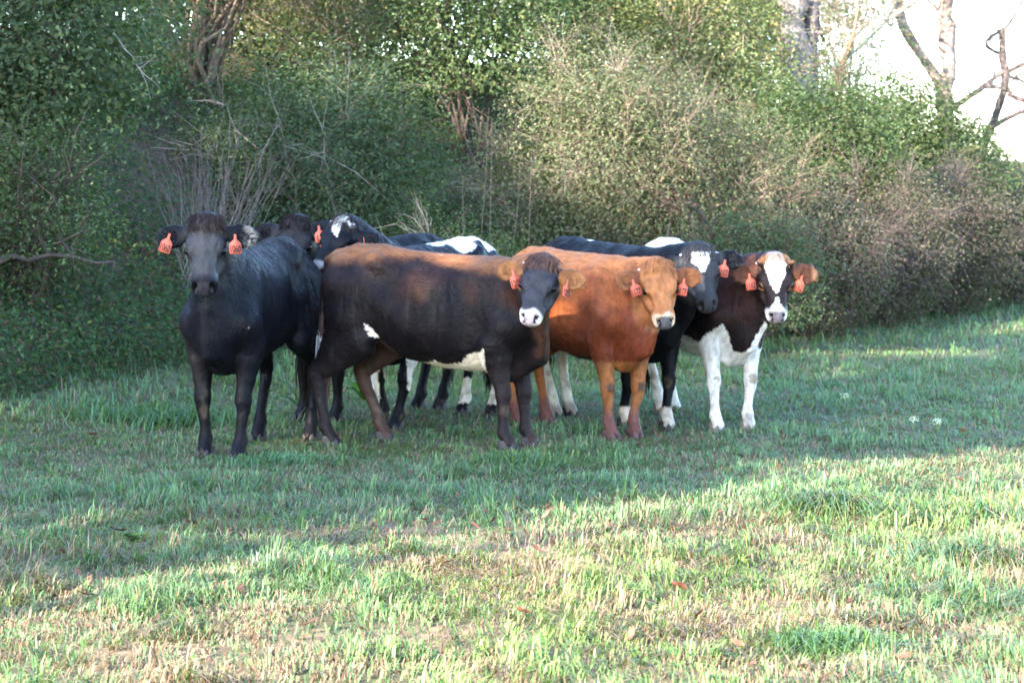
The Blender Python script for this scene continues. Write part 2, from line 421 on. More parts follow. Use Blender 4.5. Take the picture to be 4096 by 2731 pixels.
def tree(name, label, base, limbs, col, seed, crown=None, group=None, bark=None, twigs=120, twig_len=.7, absolute=False):
    """limbs: list of (polyline in metres from the base, r0, r1); crown: list of (centre, radius, n leaves, palette, size)"""
    r = rng(2000 + seed); bx, by = base; bz = float(terrain(np.array([bx]), np.array([by]))[0])
    root = empty(name, (bx, by, bz)); tag(root, label, 'tree', group)
    P = []
    for k, (pl, r0, r1) in enumerate(limbs):
        pl = np.array(pl, float)
        if absolute: pl = pl - [bx, 0, bz]
        # resample with slight irregularity
        seg = np.linalg.norm(np.diff(pl, axis=0), axis=1); s = np.r_[0, np.cumsum(seg)]
        m = max(6, int(s[-1] / .22)); q = np.linspace(0, s[-1], m)
        pp = np.stack([np.interp(q, s, pl[:, i]) for i in range(3)], 1)
        for _ in range(2): pp[1:-1] = (pp[:-2] + 2 * pp[1:-1] + pp[2:]) / 4
        pp[1:-1] += r.normal(size=(m - 2, 3)) * r0 * .13
        rr_ = lerp(r0, r1, np.linspace(0, 1, m)) * (1 + .10 * r.normal(size=m))
        tb = Tubes(); 
        cc = np.array(col if bark is None else bark[k]) * (1 + .22 * r.normal(size=(m, 1)))
        tb.add(pp, np.maximum(rr_, .004), 9 if r0 > .06 else 6, cc.clip(.01, .6))
        tb.build('trunk' if k == 0 else 'limb', M_bark, root)
        P.append(pp[int(m * .25):])
    if twigs:
        A = np.concatenate(P); tb = Tubes()
        for i in range(twigs):
            a = A[r.integers(len(A))]; d = r.normal(size=3); d[2] = abs(d[2]) * .9 + .1; d = unit(d); L = twig_len * r.uniform(.3, 1.5)
            m1 = a + d * L * .4 + r.normal(size=3) * L * .08; e = a + d * L + r.normal(size=3) * L * .2
            c = np.array(T_GREY) * r.uniform(.5, 1.2)
            tb.add([a, m1, e], [.008, .0055, .002], 3, c)
            for j in range(3):
                b = lerp(m1, e, r.uniform(0, 1)); d2 = unit(d + r.normal(size=3) * .8); l2 = L * r.uniform(.2, .5)
                tb.add([b, b + d2 * l2 * .5 + r.normal(size=3) * .02, b + d2 * l2], [.005, .004, .0012], 3, c)
        tb.build('twigs', M_twig, root)
    if crown:
        Vs, Fs, Cs, o = [], [], [], 0
        for (c, rad, n, pal, ls) in crown:
            rad = np.array(rad if np.ndim(rad) else (rad, rad, rad * .8))
            nc = max(8, n // 40); d = r.normal(size=(nc, 3)); d /= np.linalg.norm(d, axis=1)[:, None]
            cc = np.array(c) + d * rad * (r.uniform(0, 1, (nc, 1)) ** .45)
            ci = r.integers(0, nc, n); q = cc[ci] + r.normal(size=(n, 3)) * rad * .16
            if name == 'shade_tree': q = q[keep_gaps(q + [bx, by, bz])]
            n = len(q)
            V, F, C = leaf_mesh(q, ls * r.uniform(.6, 1.4, n), palette(r, n, pal, np.ones(len(pal))), r, up=.4)
            Vs.append(V); Fs.append(F + o); Cs.append(C); o += len(V)
        mesh_np('crown', np.concatenate(Vs), np.concatenate(Fs), M_leaf, root, np.concatenate(Cs))
    return root

# shade trees: they stand in the meadow on the sun's side, outside the view, and shade the herd and the foot of the bank
GAPS = [((-1.94, 15.0, 1.22), .13), ((.46, 15.4, 1.18), .12), ((.08, 15.3, 1.02), .12), ((1.78, 16.7, 1.12), .15), ((1.24, 16.65, 1.20), .11), ((.98, 18.2, 1.25), .18), ((-.30, 18.1, 1.25), .18)]  # holes cut in the unseen crowns so sun spots land on faces and rumps
def keep_gaps(Q):
    k = np.ones(len(Q), bool)
    for p, rad in GAPS:
        d = Q - np.array(p); d = d - (d @ SUN)[:, None] * SUN
        k &= np.linalg.norm(d, axis=1) > rad
    return k
def shade_tree(label, base, targets, seed, dist=28.0, ls=.30):
    """crown of leaf clumps placed between the sun and the shaded ground (x, y, z, radius, leaves)"""
    bx, by = base; cr = []; limbs = [([(0, 0, -.2), (0, 0, 3), (.2, .1, 7.5)], .38, .24)]
    bz = float(terrain(np.array([bx]), np.array([by]))[0])
    for (x, y, z, rad, n) in targets:
        c = np.array([x, y, z]) + SUN * dist - [bx, by, bz]
        cr.append((c, rad, n, G_MID, ls)); limbs.append(([(.0, 0, 5.5), tuple(lerp(np.array([.1, 0, 7.0]), c, .5) + [0, 0, .5]), tuple(c)], .12, .03))
    return tree('shade_tree', label, base, limbs, (.12, .10, .085), seed, cr, 'trees shading the herd from the sunny side of the meadow', twigs=0)
def row(xs, y, z, rad, n, jit=.25, seed=0):
    r = rng(seed); return [(x + r.normal() * jit, y + r.normal() * jit, z + r.normal() * jit * .4, rad * r.uniform(.85, 1.15), n) for x in xs]
c0 = np.array([0, 17, .5]) + SUN * 28
tA = [(x, y, z, rd * 1.15, n) for x, y, z, rd, n in row(np.arange(-4.5, -.6, 1.3), 16.4, .5, 1.0, 900, seed=1) + row(np.arange(-5.0, -1, 1.5), 19.0, .9, 1.2, 900, seed=2) + row(np.arange(-6, -1.5, 1.6), 22.5, 1.5, 1.4, 800, seed=3) + row(np.arange(-6.5, -2.5, 1.7), 26, 2.2, 1.5, 700, seed=4) + row(np.arange(-6.5, -2.4, 1.2), 20.2, 2.5, 1.1, 900, seed=14) + row(np.arange(-6.5, -2.0, 1.4), 24.0, 3.0, 1.3, 700, seed=15)]
tB = row(np.arange(-.6, 5.0, 1.3), 15.9, .5, 1.0, 820, seed=5) + row(np.arange(-.5, 5.5, 1.5), 18.6, .5, 1.15, 820, seed=6) + row(np.arange(.3, 6.5, 1.6), 21.5, .5, 1.2, 520, seed=7) + row(np.arange(1.8, 7.0, 1.5), 24.8, .3, 1.2, 420, seed=17)
rC = rng(8); tC = []
for k in range(20):
    y = rC.uniform(12.7, 15.2); x = rC.uniform(-5.2, 3.2) - (y - 13) * .3
    if x > 1.0 and y > 12.3 and rC.uniform() < .6: continue
    tC.append((x, y, rC.uniform(-.1, .1), rC.uniform(.22, .55), int(rC.uniform(40, 130))))
tC += [(x, 14.6 + .3 * math.sin(x * 3), 0, .8, 520) for x in np.arange(-5.5, 1.2, 1.0)]
shade_tree('tall leafy tree on the sunny side, its crown shading the black heifers', (c0[0] - 3.5, c0[1] + 2), tA, 1)
shade_tree('tall leafy tree on the sunny side, its crown shading the brown heifers', (c0[0] + 3.5, c0[1] - 1), tB, 2)
shade_tree('thin crowned tree on the sunny side of the meadow dappling the grass before the herd', (c0[0] + .5, c0[1] - 5), tC, 3)

SHG = 'shrubs growing along the bank behind the herd'
# left
shrub('leafy_shrub', 'large blue-green leafy shrub overhanging the bank at the far left edge', 'shrub', (-4.05, 20.4), 2.9, (1.35, 1.1), 19000, .060, G_BLUE, [3, 4, 2, .5], nstem=16, stem=T_DARK, seed=1, group=SHG, ntwig=420, flat=.50, low=.5)
shrub('leafy_shrub', 'dark low shrub spilling down the bank under the far left overhang', 'shrub', (-3.75, 19.3), 1.35, (.85, .6), 5500, .045, G_DARK, [3, 3, 2, .6], nstem=12, stem=T_DARK, seed=2, group=SHG, ntwig=260)
shrub('leafy_shrub', 'yellow-green spindly shrub between the far left overhang and the many-stemmed one', 'shrub', (-3.95, 24.2), 2.1, (1.1, .8), 11000, .048, G_MID, [3, 3, 2, .8], nstem=14, seed=3, group=SHG, ntwig=360)
shrub('many_stemmed_shrub', 'tall many-stemmed shrub fanning dark bare stems above the bare twig clump', 'shrub', (-3.30, 26.2), 3.6, (2.0, 1.3), 15000, .055, G_MID, [3, 3, 2.2, .7], nstem=34, stem=(.12, .085, .062), stem_r=.032, seed=4, group=SHG, ntwig=900, twig_len=.7, flat=.42, low=1.1, sag=.02)
shrub('leafy_shrub', 'spreading mid-green leafy shrub just above the hidden black heifer', 'shrub', (-1.75, 23.6), 2.0, (1.35, .9), 16000, .050, G_BLUE, [2, 4, 3, .8], nstem=16, seed=5, group=SHG, ntwig=420, twig_len=.5, low=.03)
shrub('leafy_shrub', 'low green shrub behind the dark brown heifer back, in front of the sunlit thorny one', 'shrub', (-.45, 22.2), 1.25, (.95, .6), 7500, .042, G_MID, [3, 4, 2, .6], nstem=14, seed=6, group=SHG, ntwig=360, stem=T_TAN, low=.03)
shrub('twiggy_shrub', 'twiggy sun-flecked shrub at the top between the many-stemmed and dark evergreen shrubs', 'shrub', (-1.75, 28.6), 3.0, (1.7, 1.1), 14500, .052, G_PALE, [3, 2.5, 1.2, .5], nstem=22, stem=(.24, .18, .14), seed=7, group=SHG, ntwig=800, twig_len=.65)
shrub('dense_shrub', 'deep green dense shrub in the top middle with shadowy hollow below', 'shrub', (-.35, 27.6), 3.6, (1.15, 1.0), 15000, .058, G_DARK, [2, 4, 4, 1.2], nstem=12, stem=T_DARK, seed=8, group=SHG, ntwig=300, low=.8)
shrub('dense_shrub', 'tall deep green tree-like shrub filling the top edge behind the thorny one', 'shrub', (.75, 31.0), 3.9, (1.6, 1.1), 13000, .055, G_DARK, [1, 3, 5, 2], nstem=12, stem=T_DARK, seed=9, group=SHG, ntwig=300, low=.8)
shrub('thorny_shrub', 'large sunlit thorny shrub with tan arching twigs in the middle of the bank', 'shrub', (1.0, 25.2), 3.05, (1.4, 1.1), 34000, .046, G_THORN, [4, 3.5, 2, .8], nstem=36, stem=(.17, .125, .10), stem_r=.011, seed=10, group=SHG, ntwig=1700, twig_len=.55, twig_r=.0025, flat=.52, low=.05, sag=.16, inner=.25)
shrub('thorny_shrub', 'lower tan thicket of fine twigs right of the sunlit thorny shrub', 'shrub', (2.2, 25.8), 2.5, (1.2, .9), 18000, .042, G_THORN, [3, 3, 2, 2], nstem=32, stem=(.18, .125, .10), stem_r=.011, seed=11, group=SHG, ntwig=2000, twig_len=.5, twig_r=.0026, flat=.52, low=.05)
shrub('leafy_shrub', 'bright pale-leaved shrub along the top edge left of the big grey trunk', 'shrub', (2.15, 30.5), 3.5, (1.5, 1.0), 15000, .058, G_PALE, [3, 3, 2, 1], nstem=18, stem=T_TAN, seed=12, group=SHG, ntwig=600)
shrub('leafy_shrub', 'bright pale-leaved shrub touching the left side of the big grey trunk', 'shrub', (2.62, 31.6), 3.3, (.9, .9), 13000, .056, G_PALE, [3, 3, 2, 1], nstem=16, stem=T_TAN, seed=19, group=SHG, ntwig=600)
shrub('dense_shrub', 'rounded dark green evergreen shrub below the big grey trunk', 'shrub', (3.35, 28.4), 2.85, (1.35, 1.0), 24000, .050, G_DARK, [3, 4, 4, 1], nstem=14, stem=T_BROWN, seed=13, group=SHG, ntwig=420, low=.35, inner=.95)
shrub('dense_shrub', 'dark green shrub sloping down to the right under the forked tree', 'shrub', (4.85, 31.2), 3.0, (1.45, 1.1), 24000, .055, G_DARK, [2, 4, 4, 1.6], nstem=14, stem=T_BROWN, seed=14, group=SHG, ntwig=420, low=.25, inner=.95)
shrub('dense_shrub', 'dark green shrub lower than its left neighbour, under the forked tree roots', 'shrub', (5.85, 33.2), 2.45, (1.05, 1.0), 14000, .052, G_DARK, [2, 4, 4, 1.6], nstem=14, stem=T_BROWN, seed=18, group=SHG, ntwig=420, low=.2, inner=.95)
shrub('dense_shrub', 'farthest green shrub under the dark crooked tree at the right edge', 'shrub', (6.75, 35.2), 1.85, (1.1, 1.0), 12000, .054, G_MID, [3, 4, 2, 1], nstem=14, stem=T_PURP, seed=15, group=SHG, ntwig=420)
shrub('leafy_shrub', 'grey-green shrub with a dark hollow right behind the starred black heifer', 'shrub', (2.25, 23.6), 1.45, (.8, .55), 7500, .042, G_BLUE, [3, 3, 2, .5], nstem=14, stem=T_DARK, seed=16, group=SHG, ntwig=320, low=.25)
BR = 'leafless brush along the foot of the bank'
for i, (x, y, h, rx, lab) in enumerate([(3.15, 26.0, 1.55, .85, 'purplish bare brush directly right of the brown and white heifer'), (4.1, 27.7, 1.75, .9, 'purplish bare brush under the rounded evergreen, second from the herd'),
                                   (5.15, 29.6, 1.8, .95, 'purplish bare brush before the sloping dark shrub, third from the herd'), (6.3, 31.8, 1.6, 1.0, 'purplish bare brush at the right edge, farthest from the herd')]):
    shrub('bare_brush', lab, 'brush', (x, y), h, (rx, .75), 12500, .044, [(.06, .08, .036), (.085, .088, .048), (.11, .080, .062), (.12, .082, .074)], [3, 2.5, 2.5, 2.5], nstem=26, stem=(.105, .078, .074), stem_r=.007, seed=20 + i, group=BR, ntwig=1700, twig_len=.45, twig_r=.0028, flat=.55, low=.02, sag=.2)
shrub('pale_bush', 'pale tan sunlit bush far away at the right edge below the sky', 'shrub', (10.2, 48), 1.5, (2.2, 1.6), 7000, .08, [(.25, .17, .11), (.32, .23, .15), (.2, .17, .08)], [1, 1, 1], nstem=16, stem=T_TAN, seed=27, ntwig=600, twig_len=.8)
shrub('twiggy_shrub', 'loose twiggy shrub with sky showing through, right of the big grey trunk', 'shrub', (4.55, 35.0), 3.9, (1.0, .8), 7500, .055, G_PALE, [2, 2, 1, .6], nstem=18, stem=(.17, .145, .13), seed=28, group=SHG, ntwig=1100, twig_len=.7, low=1.0, inner=.05)
# leaf wall farther up the hill
for i, (x, y, h, rx, lab) in enumerate([(-6.2, 29, 5.2, 2.2, 'tall green thicket on top of the bank at the top left corner'), (-3.9, 32.5, 5.6, 2.6, 'tall green thicket on top of the bank behind the many-stemmed shrub'),
                                   (-5.0, 30.2, 3.6, 1.6, 'rounded green thicket on the crest just left of the many-stemmed shrub'), (-2.5, 30.8, 3.7, 1.6, 'rounded green thicket on the crest between the many-stemmed and twiggy shrubs'),
                                   (.9, 35.0, 4.6, 2.0, 'tall green thicket on the crest behind the sunlit thorny shrub'), (-1.0, 34.5, 5.6, 2.8, 'tall green thicket on top of the bank behind the dense middle shrub'), (2.9, 36.5, 4.6, 2.2, 'tall green thicket on top of the bank behind the big grey trunk')]):
    shrub('hill_thicket', lab, 'thicket', (x, y), h, (rx, 1.4), 15000, .11, G_MID, [3, 4, 3, .8], nstem=16, stem=T_GREY, seed=40 + i, group='thickets closing the top of the bank', ntwig=420, twig_len=.8, low=.3)

# bare whips behind the leader
def whips():
    r = rng(77); base = (-2.62, 20.9); bz = float(terrain(np.array([base[0]]), np.array([base[1]]))[0])
    root = empty('twig_clump', (*base, bz)); tag(root, 'clump of bare grey whip stems fanning up right behind the black leader', 'twig clump')
    for i in range(60):
        tb = Tubes(); a = np.array([r.normal() * .07, r.normal() * .07, 0]); sp = r.uniform(-.45, 1.0)
        L = r.uniform(.7, 1.5); d = unit([sp * .75, r.normal() * .2, 1.0]); e = a + d * L
        p = arc(r, a, e, sag=-.02, n=8, wob=.012); p[:, 2] += np.linspace(0, 1, 8) ** 2 * .12
        c0_ = np.array([.20, .18, .18]) * r.uniform(.6, 1.2); c1_ = np.array([.10, .065, .06])
        tb.add(p, np.linspace(.0040, .0012, 8), 5, lerp(c0_[None], c1_[None], np.linspace(0, 1, 8)[:, None] ** 2))
        for j in range(r.integers(2, 5)):
            k = r.integers(3, 7); b = p[k]; d2 = unit(d + r.normal(size=3) * [.5, .3, .2]); l2 = r.uniform(.15, .45)
            tb.add([b, b + d2 * l2 * .5 + [0, 0, .02], b + d2 * l2 + [0, 0, .07]], [.0018, .0014, .0007], 4, lerp(c0_, c1_, .6))
        tb.build('whip_stem', M_twig, root)
whips()

# ------------------------------------------------------------------ trees at the right, seen against the sky
LICHEN = (.30, .31, .25)
tree('grey_tree', 'big pale grey trunk with a darker twin stem rising out of the evergreen', (3.85, 33.0), [([(3.86, 0, .3), (3.84, 0, 2.43), (3.80, 0, 3.0), (3.71, 0, 3.8), (3.64, 0, 4.6), (3.5, .1, 7), (3.6, .2, 10)], .185, .13),
    ([(3.99, .12, .3), (3.95, .1, 2.43), (3.94, .1, 3.46), (3.97, .1, 4.15), (4.3, .2, 7), (4.8, .3, 9)], .12, .07), ([(3.62, .12, .3), (3.58, .1, 2.43), (3.52, .1, 3.46), (3.48, .1, 4.15), (3.2, .1, 6)], .07, .045),
    ([(3.68, 0, 4.0), (2.9, -.4, 4.3), (2.0, -.8, 4.5)], .05, .015)], (.34, .29, .30), 1, [((3.1 - 3.85, -.2, 3.2), (1.0, .7, .5), 1500, G_PALE, .05), ((1.0, .0, 2.6), (.9, .5, .9), 1300, G_PALE, .045), ((0, 0, 8.5), (2.4, 2.0, 1.8), 1200, G_PALE, .10)], bark=[(.25, .215, .215), (.115, .10, .105), (.21, .145, .12), (.3, .25, .22)], twigs=260, absolute=True)
tree('leaning_tree', 'lichen-covered limb leaning right beside the big grey trunk, with a brown broken branch', (3.95, 32.6), [([(3.85, 0, .3), (3.95, 0, 2.3), (4.04, 0, 2.83), (4.16, 0, 3.23), (4.44, 0, 3.57), (4.79, 0, 3.80), (4.93, 0, 3.92), (4.99, 0, 4.15), (4.95, 0, 5.2), (5.1, 0, 7)], .095, .06),
    ([(4.05, -.1, 2.6), (4.13, -.1, 3.0), (4.30, -.1, 3.34), (4.47, -.1, 3.69), (4.47, -.1, 4.0)], .045, .02), ([(4.88, 0, 3.86), (5.16, 0, 4.03), (5.36, 0, 4.15), (6.0, .1, 4.8)], .045, .02)], LICHEN, 2, None, bark=[LICHEN, (.22, .12, .08), (.2, .18, .14)], twigs=210, twig_len=.8, absolute=True)
tree('forked_tree', 'forked tan trunk standing against the white sky with a crooked left fork', (6.57, 38.0), [([(6.57, 0, .2), (6.57, 0, 2.67), (6.56, 0, 3.2), (6.58, 0, 3.73), (6.56, 0, 4.19), (6.54, 0, 4.6), (6.3, .2, 7)], .135, .10),
    ([(6.56, 0, 3.05), (6.40, 0, 3.40), (6.11, 0, 3.73), (5.84, 0, 4.13), (5.81, 0, 4.52), (6.0, .1, 5.6)], .085, .06), ([(6.6, 0, 2.85), (6.97, 0, 3.04), (7.17, 0, 3.23), (7.43, 0, 3.43)], .06, .035),
    ([(6.56, 0, 4.2), (6.31, 0, 4.49), (6.04, 0, 4.65)], .035, .015), ([(7.12, -.02, 3.20), (7.36, -.05, 3.20), (7.55, -.05, 3.10)], .035, .025)], (.20, .15, .13), 3, None, twigs=300, twig_len=.6, absolute=True)
tree('crooked_tree', 'dark crooked dead tree at the right edge with bare branches reaching out of the picture', (7.1, 39.0), [([(7.0, 0, .2), (7.12, 0, 1.7), (7.29, 0, 2.29), (7.46, 0, 2.63), (7.62, 0, 3.04), (7.69, 0, 3.31), (7.62, 0, 3.65), (7.59, 0, 4.12)], .10, .055),
    ([(7.62, 0, 3.72), (7.35, 0, 3.85), (7.20, 0, 3.86), (7.37, 0, 3.99), (7.58, 0, 4.11)], .030, .028), ([(7.68, 0, 3.46), (7.86, 0, 3.55), (8.1, 0, 3.68), (8.8, .1, 4.0)], .042, .02),
    ([(7.69, 0, 3.12), (7.86, 0, 3.02), (8.1, 0, 2.97), (8.7, 0, 2.9)], .038, .015), ([(7.44, 0, 2.60), (7.69, 0, 2.82), (7.9, 0, 2.88), (8.1, 0, 2.89), (8.7, 0, 3.0)], .042, .015),
    ([(7.59, 0, 4.05), (7.79, 0, 4.26), (7.93, 0, 4.6), (8.2, 0, 5.6)], .028, .012), ([(7.69, 0, 3.40), (7.90, 0, 3.34), (8.1, 0, 3.24)], .03, .015)], (.12, .085, .08), 4, None, twigs=240, twig_len=.6, absolute=True)

# ------------------------------------------------------------------ cows: implicit bodies turned into one skin

class Field:
    def __init__(s): s.p = []
    def seg(s, p0, p1, r0, r1, up=(0, 0, 1), k=.05, sub=False):
        r0 = (r0, r0) if np.isscalar(r0) else r0; r1 = (r1, r1) if np.isscalar(r1) else r1
        s.p.append((np.array(p0, float), np.array(p1, float), r0, r1, np.array(up, float), k, sub))
    def ball(s, p, r, k=.05, sub=False):
        s.seg(np.array(p) - [0, 0, .0005], np.array(p) + [0, 0, .0005], r, r, (1, 0, 0), k, sub)
    def chain(s, nodes, up=(0, 0, 1), k=.03):
        s.gid = getattr(s, 'gid', 0) + 1
        for (a, ra), (b, rb) in zip(nodes[:-1], nodes[1:]):
            s.seg(a, b, ra, rb, up, k); s.p[-1] = s.p[-1] + (s.gid,)
    def mesh(s, h):
        lo = np.min([np.minimum(p[0] - max(p[2]), p[1] - max(p[3])) for p in s.p if not p[6]], axis=0) - .06
        hi = np.max([np.maximum(p[0] + max(p[2]), p[1] + max(p[3])) for p in s.p if not p[6]], axis=0) + .06
        n = np.ceil((hi - lo) / h).astype(int) + 1
        vol = np.full(n, .5, dtype=np.float32)
        ax = [(lo[i] + h * np.arange(n[i])).astype(np.float32) for i in range(3)]
        def region(p, m):
            a = np.clip(np.floor((np.minimum(p[0], p[1]) - m - lo) / h).astype(int), 0, n - 1)
            b = np.clip(np.ceil((np.maximum(p[0], p[1]) + m - lo) / h).astype(int) + 1, 1, n)
            return a, b
        def dist(p, a, b):
            p0, p1, r0, r1, up = p[:5]
            x = ax[0][a[0]:b[0]][:, None, None]; y = ax[1][a[1]:b[1]][None, :, None]; z = ax[2][a[2]:b[2]][None, None, :]
            d = p1 - p0; Ln = np.linalg.norm(d); u = d / Ln
            l = np.cross(up, u)
            l = unit(l) if np.linalg.norm(l) > 1e-4 else unit(np.cross([.3, 1, .2], u))
            w = np.cross(u, l)
            dx, dy, dz = x - p0[0], y - p0[1], z - p0[2]
            ua = dx * u[0] + dy * u[1] + dz * u[2]
            t = np.clip(ua / Ln, 0, 1); e = ua - t * Ln
            vl = dx * l[0] + dy * l[1] + dz * l[2]; vw = dx * w[0] + dy * w[1] + dz * w[2]
            A = r0[0] + (r1[0] - r0[0]) * t; B = r0[1] + (r1[1] - r0[1]) * t; Cc = np.minimum(A, B)
            k0 = np.sqrt((vl / A) ** 2 + (vw / B) ** 2 + (e / Cc) ** 2) + 1e-6
            k1 = np.sqrt((vl / (A * A)) ** 2 + (vw / (B * B)) ** 2 + (e / (Cc * Cc)) ** 2) + 1e-6
            return (k0 * (k0 - 1) / k1).astype(np.float32)
        i = 0
        while i < len(s.p):
            p = s.p[i]; k, sub = p[5], p[6]
            g = [q for q in s.p if len(q) > 7 and q[7] == p[7]] if len(p) > 7 else [p]
            i += len(g)
            m = max(max(max(q[2]), max(q[3])) for q in g) + k + .03
            rg = [region(q, m) for q in g]
            a = np.min([q[0] for q in rg], axis=0); b = np.max([q[1] for q in rg], axis=0)
            f = np.full(b - a, .4, np.float32); kc = .012
            for q, (qa, qb) in zip(g, rg):
                d = dist(q, qa, qb); v = f[qa[0] - a[0]:qb[0] - a[0], qa[1] - a[1]:qb[1] - a[1], qa[2] - a[2]:qb[2] - a[2]]
                w = np.maximum(kc - np.abs(v - d), 0) / kc
                v[...] = np.minimum(v, d) - w * w * kc * .25
            cur = vol[a[0]:b[0], a[1]:b[1], a[2]:b[2]]
            if sub:
                f = -f; w = np.maximum(k - np.abs(cur - f), 0) / k
                cur[...] = np.maximum(cur, f) + w * w * k * .25
            else:
                w = np.maximum(k - np.abs(cur - f), 0) / k
                cur[...] = np.minimum(cur, f) - w * w * k * .25
        return nets(vol, lo, h)

def nets(vol, lo, h):
    ins = vol < 0
    n = np.array(vol.shape); c = n - 1
    acc = np.zeros((*c, 3), np.float32); cnt = np.zeros(c, np.float32)
    cross = []
    for a in range(3):
        s0 = [slice(None)] * 3; s1 = [slice(None)] * 3; s0[a] = slice(0, -1); s1[a] = slice(1, None)
        cr = ins[tuple(s0)] != ins[tuple(s1)]
        I = np.argwhere(cr); v0 = vol[tuple(s0)][cr]; v1 = vol[tuple(s1)][cr]
        t = v0 / (v0 - v1); pos = I.astype(np.float32); pos[:, a] += t
        o1, o2 = [i for i in range(3) if i != a]
        for d1 in (0, -1):
            for d2 in (0, -1):
                J = I.copy(); J[:, o1] += d1; J[:, o2] += d2
                ok = (J[:, o1] >= 0) & (J[:, o2] >= 0) & (J[:, o1] < c[o1]) & (J[:, o2] < c[o2])
                fl = np.ravel_multi_index(J[ok].T, c)
                for q in range(3): np.add.at(acc.reshape(-1, 3)[:, q], fl, pos[ok][:, q])
                np.add.at(cnt.reshape(-1), fl, 1)
        cross.append((a, I, ins[tuple(s0)][cr]))
    act = cnt > 0; ids = np.full(c, -1, np.int64); ids[act] = np.arange(act.sum())
    V = acc[act] / cnt[act][:, None] * h + lo
    Q = []
    for a, I, inside in cross:
        o1, o2 = [(1, 2), (2, 0), (0, 1)][a]
        ok = (I[:, o1] > 0) & (I[:, o2] > 0) & (I[:, o1] < c[o1]) & (I[:, o2] < c[o2])
        I = I[ok]; inside = inside[ok]
        def g(d1, d2):
            J = I.copy(); J[:, o1] += d1; J[:, o2] += d2; return ids[J[:, 0], J[:, 1], J[:, 2]]
        q = np.stack([g(-1, -1), g(0, -1), g(0, 0), g(-1, 0)], 1)
        q[~inside] = q[~inside][:, ::-1]
        Q.append(q)
    return V, np.concatenate(Q)

def head_frame(poll, fdir, nrm):
    x = unit(fdir); z = np.array(nrm, float); z = unit(z - x * (z @ x)); y = np.cross(z, x)
    return np.array(poll, float), np.stack([x, y, z], 1)

